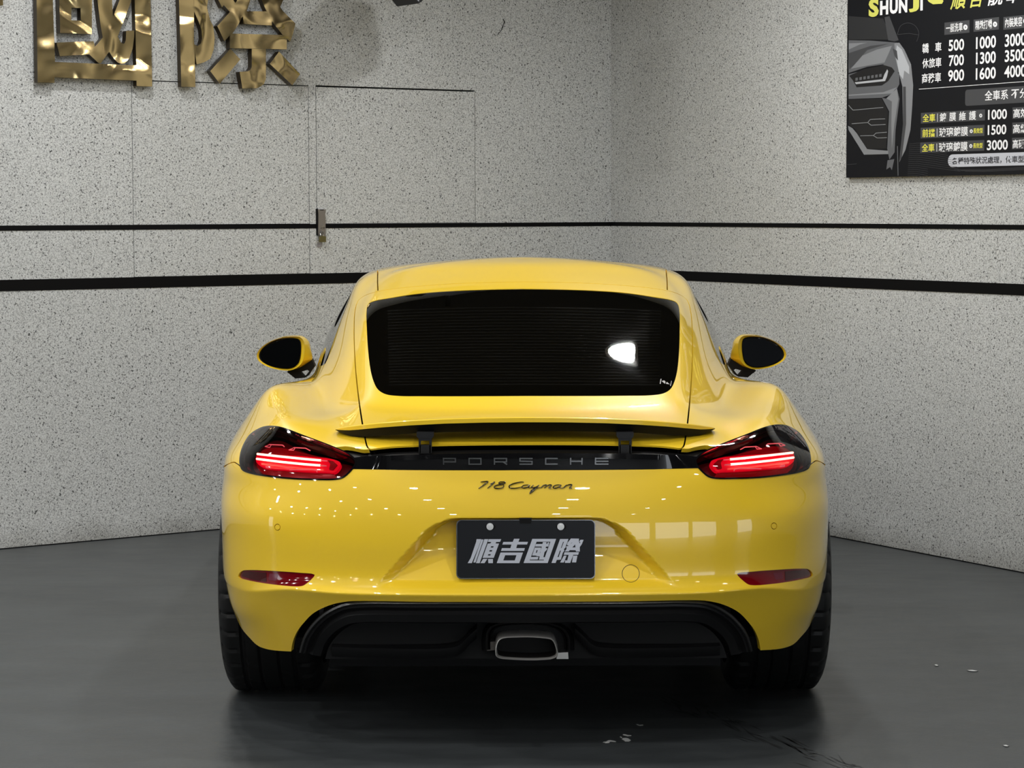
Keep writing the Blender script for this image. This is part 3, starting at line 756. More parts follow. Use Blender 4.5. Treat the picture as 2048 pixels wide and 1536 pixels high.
char([PB(p) for p in ([(230,122),(980,122),(715,882),(-45,882)], [(565,222),(680,222),(672,278),(700,278),(715,228),(765,232),(735,360),(660,368),(650,412),(705,415),(690,460),(615,540),(580,695),(620,700),(600,775),(438,775),(460,672),(350,662),(365,648),(225,645),(310,395),(505,395),(480,560),(450,580),(470,560),(530,362),(318,362),(345,282),(550,280)], [(185,692),(425,688),(400,770),(165,775)])],
     [PB([(365,210),(800,210),(590,798),(148,798)]), PB([(365,475),(400,475),(370,562),(340,562)])]).build('plate_character', PLT, plate)
char([PB(p) for p in ([(1105,125),(1368,125),(1330,240),(1290,330),(1280,390),(1225,445),(1240,490),(1190,560),(1130,775),(1000,785),(965,880),(835,880)],
     [(1450,108),(1700,112),(1700,230),(1745,150),(1845,150),(1790,290),(1725,380),(1730,520),(1610,520),(1590,478),(1410,475),(1380,515),(1250,518),(1310,440),(1300,352),(1380,345),(1320,310),(1340,240)],
     [(1245,542),(1700,542),(1675,622),(1520,622),(1425,878),(1260,878),(1262,795),(1330,800),(1375,625),(1220,622)], [(1225,650),(1310,650),(1225,865),(1105,865)], [(1515,650),(1650,650),(1610,862),(1480,862)])],
     [PB(h) for h in ([(1200,215),(1225,215),(1150,410),(1130,410)], [(1100,490),(1130,490),(1060,695),(1025,695)], [(1580,295),(1590,388),(1490,390)], [(1440,270),(1490,225),(1480,245),(1450,272)], [(1715,215),(1745,215),(1725,265),(1710,250)])]).build('plate_character', PLT, plate)
# diffuser: rings stepping in from the bumper opening
half = catmull(np.array([(0,.4165),(.12,.4165),(.24,.416),(.34,.4155),(.42,.4145),(.485,.406),(.535,.380),(.572,.345),(.598,.305),(.612,.262)]), 6, False)
half = resample(half, .012, False)
full = np.vstack([half[::-1] * [-1, 1], half[1:]])
T = np.gradient(full, axis=0); T /= np.linalg.norm(T, axis=1, keepdims=True); NI = np.stack([T[:, 1], -T[:, 0]], 1)
if NI[len(full) // 2][1] > 0: NI = -NI
def sheet_y(x, z):       # skin depth near the lower bumper
    h = nearest_uv(np.array([abs(x), .0 + .1 * (abs(x) / .6) ** 3, z])); return surf(h[:1], h[1:])[0][1]
y_edge = np.array([sheet_y(a, b_) for a, b_ in full])
def rings(spec, name, m, parent, deg=30, smooth_y=True):
    V = []; F_ = []; n = len(full)
    for d, y in spec:
        for i in range(n):
            p = full[i] + NI[i] * d; V.append((p[0], y_edge[i] * .8 + y, max(p[1], .243)))
    for r in range(len(spec) - 1):
        for i in range(n - 1): F_.append((r * n + i, r * n + i + 1, (r + 1) * n + i + 1, (r + 1) * n + i))
    o = mesh(name, V, F_, m, parent); fix_normals(o, deg); return o
RIM = mat('diffuser_rim', (.008, .008, .008), .28)
dif = rings([(-.004,.03),(-.003,.004),(.002,.0),(.006,.003),(.008,.012)], 'rear_diffuser', RIM, car, 50)
dif['label'] = 'black lower diffuser with a satin edge'
rings([(.006,.012),(.014,.012),(.018,.020),(.024,.024),(.030,.018),(.034,.014),(.056,.024),(.060,.034),(.064,.075),(.075,.115)], 'diffuser_frame', PLASTIC, dif, 35)
# recessed panels either side and a central hump over the tail pipe
inner = [(full[i] + NI[i] * .070) for i in range(len(full))]
V = [(p[0], .13, max(p[1], .235)) for p in inner]; V.append((0, .14, .235))
mesh('diffuser_recess', V, [tuple(range(len(V) - 1)) ], BLK, dif)
for s in (1, -1):
    m = MB(); R1 = [(1150,1252),(1164,1264),(1184,1284),(1204,1290),(1330,1291),(1400,1289),(1440,1287)] 
    rows = []
    for (px, py) in catmull(R1, 5, False):
        t = (px - 1150) / 290
        a = on_y(px, py, .085 + .03 * t); b2 = on_y(px, py + 5, .070 + .03 * t); c2 = on_y(px, py + 12, .075 + .03 * t); d2 = on_y(px, py + 24, .10 + .03 * t); e2 = a + np.array([0, .05, .0])
        rows.append([np.array([s * p[0], p[1], max(p[2], .232)]) for p in (e2, a, b2, c2, d2)])
    V = [p for r in rows for p in r]; k = 5
    m.add(V, [(i*k+j, i*k+j+1, (i+1)*k+j+1, (i+1)*k+j) for i in range(len(rows)-1) for j in range(k-1)])
    m.build('diffuser_vane', PLASTIC, dif, 40)
hump = [(972,1300),(972,1275),(978,1256),(998,1247),(1034,1243.5),(1052,1243),(1081,1244),(1104,1247.5),(1122,1254),(1133,1263),(1139,1276),(1140,1300)]
H_ = catmull(hump, 5, False); cc = np.array([1055, 1290]); rows = []
for p in H_:
    rows.append([on_y(*(cc + (p - cc) * 1.10), .125), on_y(*(cc + (p - cc) * 1.03), .085), on_y(*p, .070), on_y(*(cc + (p - cc) * .955), .078), on_y(*(cc + (p - cc) * .93), .10), on_y(*(cc + (p - cc) * .90), .092), on_y(*(cc + (p - cc) * .87), .12), on_y(*(cc + (p - cc) * .86), .22)])
V = [p for r in rows for p in r]; k = 8
MB().add(V, [(i*k+j, i*k+j+1, (i+1)*k+j+1, (i+1)*k+j) for i in range(len(rows)-1) for j in range(k-1)]).build('tail_pipe_surround', PLASTIC, dif, 40)
for px in (831, 1270):
    MB().tube([on_y(px + 6.5*math.cos(a), 1230 + 6.5*math.sin(a), .048) for a in np.linspace(0, 2*math.pi, 18, endpoint=False)], .0010, 5, True).build('lower_sensor', BLK, dif, 40)
# tail pipe
EX = catmull([(990.5,1297),(996,1281),(1005.6,1276),(1033.7,1274.2),(1057,1273.8),(1092,1276.3),(1103,1278.5),(1109,1284),(1113.4,1295),(1116.2,1306),(1115,1313),(1106,1318),(1086.5,1320.2),(1057,1321),(1022,1319.5),(998.6,1317),(992,1313),(990.5,1306)], 3)
ec = EX.mean(0); m = MB(); V = []; lay = [(1.0,.060,),(1.0,.032),(.985,.028),(.955,.030),(.945,.045),(.93,.20)]
lay = [(1.02,.16),(1.0,.06),(1.0,.036),(.99,.030),(.975,.029),(.96,.034),(.945,.06)]
for sc1, y in lay: V += [on_y(*(ec + (p - ec) * sc1), .03) + np.array([0, y - .03, 0]) for p in EX]
k = len(EX); m.add(V, [(r*k+i, r*k+(i+1) % k, (r+1)*k+(i+1) % k, (r+1)*k+i) for r in range(len(lay)-1) for i in range(k)])
ex = m.build('tail_pipe', mat('pipe_steel', (.85, .83, .79), .34, .85), car, 50)
V = [on_y(*(ec + (p - ec) * .945), .03) + np.array([0, y - .03, 0]) for y in (.06, .30) for p in EX]
m = MB().add(V, [(i, (i+1) % k, k+(i+1) % k, k+i) for i in range(k)] + [tuple(range(k, 2*k))]); m.build('pipe_bore', mat('bore_black', (.006, .004, .003), .5), ex, 50)  # whole bore in one near-black tone
MB().prism([(1115,1305.5),(1136,1304.5),(1137,1318),(1113,1318)], lambda a, b_, d: on_y(a, b_, .10) + np.array([0, d, 0]), 0, .06).build('pipe_bracket', STEEL, ex)
MB().prism([(974,1284),(990,1283),(991,1300),(974,1302)], lambda a, b_, d: on_y(a, b_, .10) + np.array([0, d, 0]), 0, .06).build('pipe_bracket', mat('dull_steel', (.12, .11, .10), .5, .8), ex)
# underbody tray, boxed so no light gets through
MB().box((-.60, .45, .20), (.60, .62, .24)).box((-.57, .60, .130), (.57, 4.10, .20)).box((-.52, .40, .20), (.52, 3.9, .50)).build('underbody', BLK, car)
# wheels
def wheel(name, cx_, cy_, rad, wd, rim_r, s):
    prof = []   # (x offset outward, radius)
    hw2 = wd / 2; n = 46
    for t in np.linspace(-1, 1, n):
        x = t * (hw2 - .004); e = max(0, abs(t) - .80) / .20
        prof.append((x, rad - .026 * e ** 2.2))
    side = [(hw2 - .002, rad - .030), (hw2 + .003, rad - .045), (hw2 + .005, rad - .062), (hw2 + .001, rad - .080), (hw2 - .012, rim_r + .004), (hw2 - .014, rim_r - .006)]
    prof = [(-a, r) for a, r in side[::-1]] + prof + side
    nA = 216; V = []; nP = len(prof)
    for i in range(nA):
        a = 2 * math.pi * i / nA
        for j, (x, r) in enumerate(prof):
            t = x / hw2
            if 6 <= j < nP - 6:
                if any(abs(t - g) < .028 for g in (-.52, -.18, .18, .52)): r -= .0065
                elif abs(t) > .60 and i % 6 == 0: r -= .005
                elif .22 < abs(t) < .48 and (i + int(t * 8)) % 9 == 0: r -= .0025
            V.append((s * x, r * math.cos(a), r * math.sin(a)))
    F_ = [(i*nP+j, i*nP+j+1, ((i+1) % nA)*nP+j+1, ((i+1) % nA)*nP+j) for i in range(nA) for j in range(nP-1)]
    c0 = np.array([cx_, cy_, rad]); V = np.array(V)
    V[:, 2] = np.maximum(V[:, 2], -rad + .003)           # contact patch
    tyre = mesh('tyre', V + c0, F_, RUBBER, car); fix_normals(tyre, 25)
    m = MB(); xo = s * (hw2 - .02); pr = [(hw2 - .012, rim_r - .004), (hw2 - .012, rim_r - .014), (hw2 - .05, rim_r - .022), (-hw2 + .02, rim_r - .022), (-hw2 + .014, rim_r)]
    k = 48; V = [(s * x, r * math.cos(2*math.pi*i/k), r * math.sin(2*math.pi*i/k)) for i in range(k) for x, r in pr]; q5 = len(pr)
    m.add([np.array(v) + c0 for v in V], [(i*q5+j, i*q5+j+1, ((i+1) % k)*q5+j+1, ((i+1) % k)*q5+j) for i in range(k) for j in range(q5-1)])
    for i in range(10):
        a = 2 * math.pi * i / 10
        def fr(u, w, d, a=a): return c0 + np.array([s * d, u * math.cos(a) - w * math.sin(a), u * math.sin(a) + w * math.cos(a)])
        m.prism([(.05, -.016), (rim_r - .018, -.011), (rim_r - .018, .011), (.05, .016)], fr, hw2 - .055, hw2 - .025)
    m.prism([(.06 * math.cos(a), .06 * math.sin(a)) for a in np.linspace(0, 2*math.pi, 24, endpoint=False)], lambda u, w, d: c0 + np.array([s*d, u, w]), hw2 - .06, hw2 - .02)
    m.build('rim', mat('rim_silver', (.42, .42, .43), .28, .9), tyre, 35)
    MB().prism([(.155 * math.cos(a), .155 * math.sin(a)) for a in np.linspace(0, 2*math.pi, 40, endpoint=False)], lambda u, w, d: c0 + np.array([s*d, u, w]), .0, .03).build('brake_disc', STEEL, tyre)
for s in (1, -1):
    wheel('wheel', s * .750, .92, .345, .285, .255, s)
    wheel('wheel', s * .755, 3.40, .338, .235, .250, s)
# door mirrors
O_PX = Z([(560,262),(700,245),(900,252),(1150,300),(1400,398),(1600,540),(1690,655),(1716,760),(1682,872),(1562,982),(1400,1062),(1200,1122),(1000,1152),(850,1150),(700,1112),(560,1055),(430,962),(290,862),(310,720),(335,600),(372,430),(450,330)], 1440, 650, 12.8)
R_PX = Z([(640,268),(760,262),(900,268),(1140,312),(1392,412),(1590,550),(1672,660),(1696,760),(1662,868),(1545,966),(1390,1044),(1190,1102),(1000,1130),(850,1128),(720,1090),(610,1020),(530,920),(490,800),(468,640),(468,500),(495,380),(550,300)], 1440, 650, 12.8)
G_PX = Z([(670,330),(760,314),(900,312),(1140,342),(1385,445),(1550,575),(1612,670),(1634,760),(1604,850),(1510,935),(1360,1008),(1180,1056),(1000,1080),(880,1078),(760,1044),(670,980),(618,890),(592,780),(576,640),(574,500),(590,400),(620,352)], 1440, 650, 12.8)
def by_angle(P, n=60):
    P = catmull(P, 8); c = np.array([1523, 705]); a = np.arctan2(P[:, 1] - c[1], P[:, 0] - c[0]); o_ = np.argsort(a); a, P = a[o_], P[o_]
    t = np.linspace(-math.pi, math.pi, n, endpoint=False)
    return np.stack([np.interp(t, a, P[:, i], period=2*math.pi) for i in range(2)], 1)
Ob, Rb, Gb = by_angle(O_PX), by_angle(R_PX), by_angle(G_PX)
def at(P, y0, dy, sc1=1.0):
    c = P.mean(0); return [on_y(*(c + (p - c) * sc1), y0) + np.array([0, dy, 0]) for p in P]
for s in (1, -1):
    mm = np.array([s, 1, 1])
    L = [at(Gb, 2.60, .010), at(Rb, 2.60, 0, .985), at(Rb, 2.60, -.004, 1.0), at(Rb * .5 + Ob * .5, 2.61, .012, 1.0), at(Ob, 2.62, .030), at(Ob, 2.62, .070, .975), at(Ob, 2.62, .11, .88), at(Ob, 2.62, .14, .70), at(Ob, 2.62, .158, .42), at(Ob, 2.62, .165, .1)]
    k = len(Gb); V = np.array([p for r in L for p in r]) * mm
    m = MB().add(V, [(r*k+i, r*k+(i+1) % k, (r+1)*k+(i+1) % k, (r+1)*k+i) for r in range(len(L)-1) for i in range(k)] + [tuple(range((len(L)-1)*k, len(L)*k))])
    mo = m.build('door_mirror', PAINT, car, 45)
    G1 = np.array(at(Gb, 2.60, .006, 1.02)) * mm; G2 = np.array(at(Gb, 2.60, .010, .965)) * mm
    MB().add(list(G1) + list(G2), [(i, (i+1) % k, k+(i+1) % k, k+i) for i in range(k)]).build('mirror_surround', BLK, mo)
    Gt = np.array(at(Gb, 2.60, .0095, .97)); c = Gt.mean(0)
    for p in Gt: p[1] += (p[0] - c[0]) * .05 + (p[2] - c[2]) * .20      # glass set towards the driver
    mesh('mirror_glass', list(Gt * mm), [tuple(range(k))], MIRG, mo); fix_normals(sc.collection.objects[-1])
    frs = lambda a, b_, d: (on_y(a, b_, 2.66) + np.array([0, d, 0])) * mm
    m = MB().prism([(1462,716),(1456,730),(1464,741),(1471,737.5),(1485,741.5),(1512,741),(1495,735),(1474,724)], frs, -.01, .05)
    m.prism([(1464,741),(1469,749),(1476,753),(1495,754.5),(1512,741),(1486,741),(1477,751),(1471,745),(1467.5,740)], frs, -.01, .05)
    m.build('mirror_stalk', BLK, mo)
# ------------------------------------------------------------------ the room
K = np.array([.46725, 5.72325]); dL = np.array([.82190645, .56962249]); dR = np.array([.50960234, -.86041005])
nL = np.array([dL[1], -dL[0]]); nR = np.array([-(-dR[1]), -dR[0]])
def wl(s, z, d=0.0): p = K + dL * s + nL * d; return np.array([p[0], p[1], z])
def wr(s, z, d=0.0): p = K + dR * s + nR * d; return np.array([p[0], p[1], z])
nL3, nR3 = np.array([*nL, 0]), np.array([*nR, 0]); K3 = np.array([*K, 0])
CEIL = 3.05
def stucco(name):
    m = mat(name, (.5, .5, .5), .85, specular_ior_level=.2); n, l, b = nodes(m)
    tc = n.new('ShaderNodeTexCoord')
    def noise(sc_, det, rgh=.5):
        q = n.new('ShaderNodeTexNoise'); q.inputs['Scale'].default_value = sc_; q.inputs['Detail'].default_value = det; q.inputs['Roughness'].default_value = rgh
        l.new(tc.outputs['Object'], q.inputs['Vector']); return q
    def ramp(src, a, b_, ca, cb):
        r = n.new('ShaderNodeValToRGB'); r.color_ramp.elements[0].position = a; r.color_ramp.elements[1].position = b_
        r.color_ramp.elements[0].color = (*ca, 1); r.color_ramp.elements[1].color = (*cb, 1); l.new(src, r.inputs[0]); return r
    def mul(a, b_):
        q = n.new('ShaderNodeMix'); q.data_type = 'RGBA'; q.blend_type = 'MULTIPLY'; q.inputs[0].default_value = 1
        l.new(a, q.inputs[6]); l.new(b_, q.inputs[7]); return q.outputs[2]
    g = ramp(noise(170, 2).outputs['Fac'], .36, .58, (.355, .362, .36), (.595, .61, .605))
    sp = ramp(noise(120, 1.5).outputs['Fac'], .315, .37, (.16, .16, .16), (1, 1, 1))
    sp2 = ramp(noise(210, 1).outputs['Fac'], .30, .36, (.30, .30, .30), (1, 1, 1))
    big = ramp(noise(1.1, 4).outputs['Fac'], .3, .7, (.93, .93, .92), (1, 1, 1))
    # grime close to the floor
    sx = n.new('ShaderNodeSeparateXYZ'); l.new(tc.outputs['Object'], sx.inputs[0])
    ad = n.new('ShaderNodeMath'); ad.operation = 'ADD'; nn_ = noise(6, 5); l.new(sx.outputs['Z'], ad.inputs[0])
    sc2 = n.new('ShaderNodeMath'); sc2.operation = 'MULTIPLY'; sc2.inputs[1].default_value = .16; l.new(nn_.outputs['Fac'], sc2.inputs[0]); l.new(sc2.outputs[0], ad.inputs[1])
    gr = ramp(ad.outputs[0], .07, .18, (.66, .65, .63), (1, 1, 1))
    l.new(mul(mul(mul(mul(g.outputs[0], sp.outputs[0]), sp2.outputs[0]), big.outputs[0]), gr.outputs[0]), b.inputs['Base Color'])
    bp = n.new('ShaderNodeBump'); bp.inputs['Strength'].default_value = .25; bp.inputs['Distance'].default_value = .002
    l.new(noise(180, 2).outputs['Fac'], bp.inputs['Height']); l.new(bp.outputs[0], b.inputs['Normal'])
    return m
WALL = stucco('speckled_stucco'); BAND = mat('black_band', (.0016, .0016, .002), .6, specular_ior_level=.12)
DARKGAP = mat('dark_gap', (.003, .003, .003), .9)
FLOOR = mat('grey_epoxy', (.07, .073, .075), .38)
n, l, b = nodes(FLOOR); tc = n.new('ShaderNodeTexCoord')
mp = n.new('ShaderNodeMapping'); mp.inputs['Rotation'].default_value = (0, 0, .5); mp.inputs['Scale'].default_value = (1.0, 1.9, 1); l.new(tc.outputs['Object'], mp.inputs[0])
def fn_(v, s_, d_, src=None):
    q_ = n.new('ShaderNodeTexNoise'); q_.inputs['Scale'].default_value = s_; q_.inputs['Detail'].default_value = d_; l.new((src or mp).outputs[0 if src is None else 'Object'], q_.inputs['Vector']); return q_
n1 = fn_(0, 1.6, 7); n2 = fn_(0, 5, 8); n3 = n.new('ShaderNodeTexNoise'); n3.inputs['Scale'].default_value = 60; n3.inputs['Detail'].default_value = 6; l.new(mp.outputs[0], n3.inputs['Vector'])
r1 = n.new('ShaderNodeValToRGB'); r1.color_ramp.elements[0].position = .25; r1.color_ramp.elements[1].position = .75
r1.color_ramp.elements[0].color = (.032, .036, .038, 1); r1.color_ramp.elements[1].color = (.050, .0555, .058, 1); l.new(n1.outputs['Fac'], r1.inputs[0])
m1 = n.new('ShaderNodeMix'); m1.data_type = 'RGBA'; m1.blend_type = 'OVERLAY'; m1.inputs[0].default_value = .35
l.new(r1.outputs[0], m1.inputs[6]); l.new(n2.outputs['Color'], m1.inputs[7])
bw = n.new('ShaderNodeRGBToBW'); l.new(n2.outputs['Fac'], bw.inputs[0]); l.new(bw.outputs[0], m1.inputs[7])
l.new(m1.outputs[2], b.inputs['Base Color'])
r2 = n.new('ShaderNodeMapRange'); r2.inputs['To Min'].default_value = .24; r2.inputs['To Max'].default_value = .46; l.new(n2.outputs['Fac'], r2.inputs[0]); l.new(r2.outputs[0], b.inputs['Roughness'])
bp = n.new('ShaderNodeBump'); bp.inputs['Strength'].default_value = .12; bp.inputs['Distance'].default_value = .004; l.new(n3.outputs['Fac'], bp.inputs['Height']); l.new(bp.outputs[0], b.inputs['Normal'])
floor = MB().box((-14, -18, -.10), (13, 9, 0)).build('floor', FLOOR); floor['kind'] = 'structure'
ceil = MB().box((-14, -15, CEIL), (13, 9, CEIL + .15)).build('ceiling', mat('dark_ceiling', (.010, .010, .011), .8)); ceil['kind'] = 'structure'
# left wall with two flush service doors
D1 = (-2.650, -1.753, 1.160, 2.030); D2 = (-1.716, -.826, 1.391, 2.032); G = .0032
m = MB(); TH = -.14
def wbox(m, fr, s0, s1, z0, z1, d0=TH, d1=0.0):
    m.add([fr(s, z, d) for d in (d0, d1) for s, z in ((s0, z0), (s1, z0), (s1, z1), (s0, z1))], [(0,3,2,1),(4,5,6,7),(0,1,5,4),(1,2,6,5),(2,3,7,6),(3,0,4,7)]); return m
for a in ((-14, D1[0], 0, CEIL), (D1[0], D1[1], 0, D1[2]), (D1[0], D1[1], D1[3], CEIL), (D1[1], D2[0], 0, CEIL), (D2[0], D2[1], 0, D2[2]), (D2[0], D2[1], D2[3], CEIL), (D2[1], 0.12, 0, CEIL)):
    wbox(m, wl, *a)
wL = m.build('wall_left', WALL); wL['kind'] = 'structure'
for k, (a, g_top) in enumerate(((D1, .0045), (D2, .0075))):
    o = wbox(MB(), wl, a[0] + G, a[1] - G, a[2] + G * .6, a[3] - g_top, -.035, .0).build('door_%d' % (k + 1), WALL); o['kind'] = 'structure'
    o['label'] = ('wide flush service door behind the gold sign', 'flush service door with padlocked hasp')[k]
    wbox(MB(), wl, a[0], a[1], a[2], a[3], -.06, -.036).build('door_backing', DARKGAP, o)
wR = wbox(MB(), wr, -.0, 12.0, 0, CEIL).build('wall_right', WALL); wR['kind'] = 'structure'
def band(name, fr, s0, s1, z0, z1):
    o = wbox(MB(), fr, s0, s1, z0, z1, .0002, .0025).build(name, BAND); o['kind'] = 'structure'; return o
band('trim_1', wl, -14, -D1[0] * 0 + D1[1] + .001, 1.3705, 1.3925); band('trim_2', wl, D1[1] + .001, -.002, 1.3705, 1.3905)
band('trim_3', wl, -14, -.002, 1.112, 1.1605); band('trim_4', wr, .003, 12, 1.371, 1.3905); band('trim_5', wr, .003, 12, 1.110, 1.1555)
band('trim_6', wl, -14, -.0, .0, .004); band('trim_7', wr, .003, 12, .0, .004)
# far side behind the camera: dark wall with an open bay to daylight
wB = MB().box((-14, -13.2, 0), (.6, -13.0, CEIL)).box((9.5, -13.2, 0), (13, -13.0, CEIL)).box((.6, -13.2, 2.55), (9.5, -13.0, CEIL)).box((3.4, -13.2, 0), (3.7, -13.0, 2.55)).box((6.4, -13.2, 0), (6.7, -13.0, 2.55)).build('wall_back', mat('back_wall_grey', (.07, .07, .07), .8)); wB['kind'] = 'structure'
wS = MB().box((-14, -13.0, 0), (-13.8, -4.0, CEIL)).build('wall_side', mat('side_wall_grey', (.16, .16, .16), .8)); wS['kind'] = 'structure'
# ---- downlights: a grid square to the walls; each holds an area light
LAMPW = 13.5
dl_rim = mat('downlight_rim', (.5, .5, .5), .4); cnt = 0
def downlight(p, power=1.0, first=[None]):
    e = empty('downlight', 'round recessed downlight in the dark ceiling', 'downlight', tuple(p), 'recessed ceiling downlights')
    if first[0] is None:
        r = MB(); k = 28
        V = [(R_ * math.cos(2*math.pi*i/k), R_ * math.sin(2*math.pi*i/k), z) for R_, z in ((.086, 0), (.084, -.006), (.070, -.006), (.067, .0)) for i in range(k)]
        r.add(V, [(q_*k+i, q_*k+(i+1) % k, (q_+1)*k+(i+1) % k, (q_+1)*k+i) for q_ in range(3) for i in range(k)])
        o = r.build('trim_ring', dl_rim, None, 40); o.parent = e; first[0] = o
        ld = bpy.data.lights.new('downlight_lamp', 'AREA'); ld.shape = 'DISK'; ld.size = .13; ld.energy = LAMPW; ld.color = (1, .99, .972)
        lo_ = bpy.data.objects.new('downlight_lamp', ld); link(lo_, e); lo_.location = (0, 0, -.004); first.append(lo_)
    else:
        for s_ in first[:2]:
            c = s_.copy(); sc.collection.objects.link(c); c.parent = e
            if c.type == 'LIGHT' and power != 1: c.data = s_.data.copy(); c.data.energy = LAMPW * power
for y0_ in (1.97, 3.47, .47, -1.03, -2.53, -4.03, -5.53, -7.6, -10.0):
    for x0_ in (-7.5, -5.9, -4.3, -2.7, -1.1, .5, 2.1):
        xx, yy = x0_, y0_
        if np.dot(np.array([xx, yy]) - K, nR) < .45 or np.dot(np.array([xx, yy]) - K, nL) < .45: continue
        if (xx, yy) == (-1.1, 3.47): xx, yy = -1.55, 3.2
        downlight((xx, yy, CEIL), 1.35 if (xx, yy) == (.5, 3.47) else (1.0 if yy > -1.5 else .75) * (.22 if xx > 2 else 1))
downlight((1.35, 2.75, CEIL), .95)  # extra lamp added to brighten the right wall near the corner
# ---- gold characters
BR = mat('polished_brass', (.74, .55, .26), .13, 1.0); n, l, b = nodes(BR)
tc = n.new('ShaderNodeTexCoord'); nz = n.new('ShaderNodeTexNoise'); nz.inputs['Scale'].default_value = 5.0; nz.inputs['Detail'].default_value = 1.0; nz.inputs['Distortion'].default_value = .6
bp = n.new('ShaderNodeBump'); bp.inputs['Strength'].default_value = 1.0; bp.inputs['Distance'].default_value = .028
l.new(tc.outputs['Object'], nz.inputs['Vector']); l.new(nz.outputs['Fac'], bp.inputs['Height']); l.new(bp.outputs[0], b.inputs['Normal'])
BRS = mat('bronze_return', (.055, .038, .018), .35, .8)
def gold_char(name, polys, holes, label):
    th = .045; e = None
    frn = lambda a, b_, d: on_plane(a, b_, K3 + nL3 * th, nL3) + nL3 * d
    allp_ = np.array([q_ for p in polys for q_ in p]); c = on_plane(allp_[:, 0].mean(), allp_[:, 1].max(), K3, nL3)
    e = empty(name, label, 'sign character', tuple(c), 'gold characters on the left wall')
    face, ret = MB(), MB()
    for i, poly in enumerate(polys):
        hs = [h for h in holes if in_poly(np.array(h, float), poly).all()]
        P = [Vector(p) for p in poly]; E = [(k, (k+1) % len(poly)) for k in range(len(poly))]
        for h in hs:
            k0 = len(P); P += [Vector(p) for p in h]; E += [(k0+k, k0+(k+1) % len(h)) for k in range(len(h))]
        vv, ee, ff, *_ = delaunay_2d_cdt(P, E, [], 1, 1e-5); vv = [tuple(v) for v in vv]
        gg = [f_ for f_ in ff if not any(in_poly(np.array([np.mean([vv[k] for k in f_], 0)]), h)[0] for h in hs) and in_poly(np.array([np.mean([vv[k] for k in f_], 0)]), poly)[0]]
        off = .0006 * i
        face.add([frn(a, b_, off) for a, b_ in vv], gg)
        for loop in [poly] + hs:
            k = len(loop); ret.add([frn(a, b_, off - .0002) for a, b_ in loop] + [frn(a, b_, -.034) for a, b_ in loop], [(q_, (q_+1) % k, k + (q_+1) % k, k + q_) for q_ in range(k)])
    face.build('character_face', BR, e); ret.build('character_return', BRS, e)
    st = MB(); 
    for p in allp_[::7]:
        q_ = frn(p[0], p[1], 0) ; c_ = frn(*allp_.mean(0), 0); q_ = q_ + (c_ - q_) * .04
        if proj(q_)[1] > -400: st.tube([q_ - nL3 * .046, q_ - nL3 * .03], .003, 6)
    st.build('mounting_stud', STEEL, e)['kind'] = 'stuff'
g1 = lambda P: Z(P, 60, 0, 7.877); g2 = lambda P: Z(P, 340, 0, 7.314)
gold_char('sign_character', [g1(p) for p in (
  [(88,-690),(1895,-640),(1900,0),(1925,1365),(1680,1355),(1678,1270),(385,1218),(385,1305),(120,1298),(105,0)],
  [(455,-180),(975,-170),(975,540),(475,518),(462,0)],
  [(1055,-300),(1285,-300),(1290,0),(1305,265),(1410,0),(1500,-300),(1610,-300),(1590,30),(1380,575),(1430,665),(1460,690),(1485,685),(1505,640),(1515,485),(1640,480),(1640,570),(1615,770),(1560,920),(1490,1000),(1440,1008),(1380,985),(1300,900),(1245,815),(1115,998),(1080,995),(930,855),(470,885),(415,672),(720,657),(1000,650),(1020,740),(1145,590),(1110,400),(1060,0)],
  [(430,-390),(1600,-370),(1600,-240),(430,-260)])],
  [g1([(345,-480),(1640,-450),(1650,0),(1675,1030),(395,975),(360,0)]), g1([(650,122),(795,128),(800,325),(650,320)])],
  'gold metal character shaped like a box frame, left of its pair on the wall')
gold_char('sign_character', [g2(p) for p in (
  [(120,-640),(350,-640),(348,0),(352,180),(350,560),(360,700),(372,1272),(165,1268),(150,600),(132,0)],
  [(350,-500),(560,-440),(600,-250),(556,0),(540,110),(585,290),(630,380),(652,560),(640,720),(590,860),(490,915),(388,940),(362,740),(345,640),(400,675),(450,640),(470,560),(460,440),(420,320),(352,170)],
  [(690,-200),(700,-10),(760,110),(785,75),(875,175),(690,380),(795,605),(870,520),(920,480),(1000,355),(1065,235),(1070,350),(1490,375),(1490,310),(1550,390),(1650,515),(1705,570),(1755,610),(1785,540),(1835,345),(1650,160),(1610,100),(1660,-10),(1720,-320),(1330,-340),(1340,0),(1410,165),(1120,165),(1175,0),(1230,-330),(800,-400)],
  [(872,490),(1650,512),(1705,575),(1705,722),(872,705)],
  [(880,712),(1025,870),(725,1225),(585,1040)],
  [(1192,715),(1400,718),(1398,1150),(1370,1230),(1320,1265),(1270,1290),(1055,1295),(1015,1050),(1130,1045),(1170,1020),(1192,980)],
  [(1590,755),(1898,1085),(1785,1248),(1455,935)])], [g2([(925,-60),(985,-60),(980,10),(955,45),(930,10)])],
  'gold metal character with splayed lower strokes, right of its pair on the wall')
gold_char('sign_character', [[(-190,-92),(4.5,-86),(6.2,11),(-186,5)], [(-210,-150),(20,-143),(20,-122),(-210,-129)], [(-195,-190),(8,-184),(8,-165),(-195,-171)], [(-108,-215),(-84,-215),(-84,-130),(-108,-130)]], [[(-165,-70),(-20,-66),(-18,-14),(-162,-19)]],
  'gold metal character cut off by the left edge of the photo')
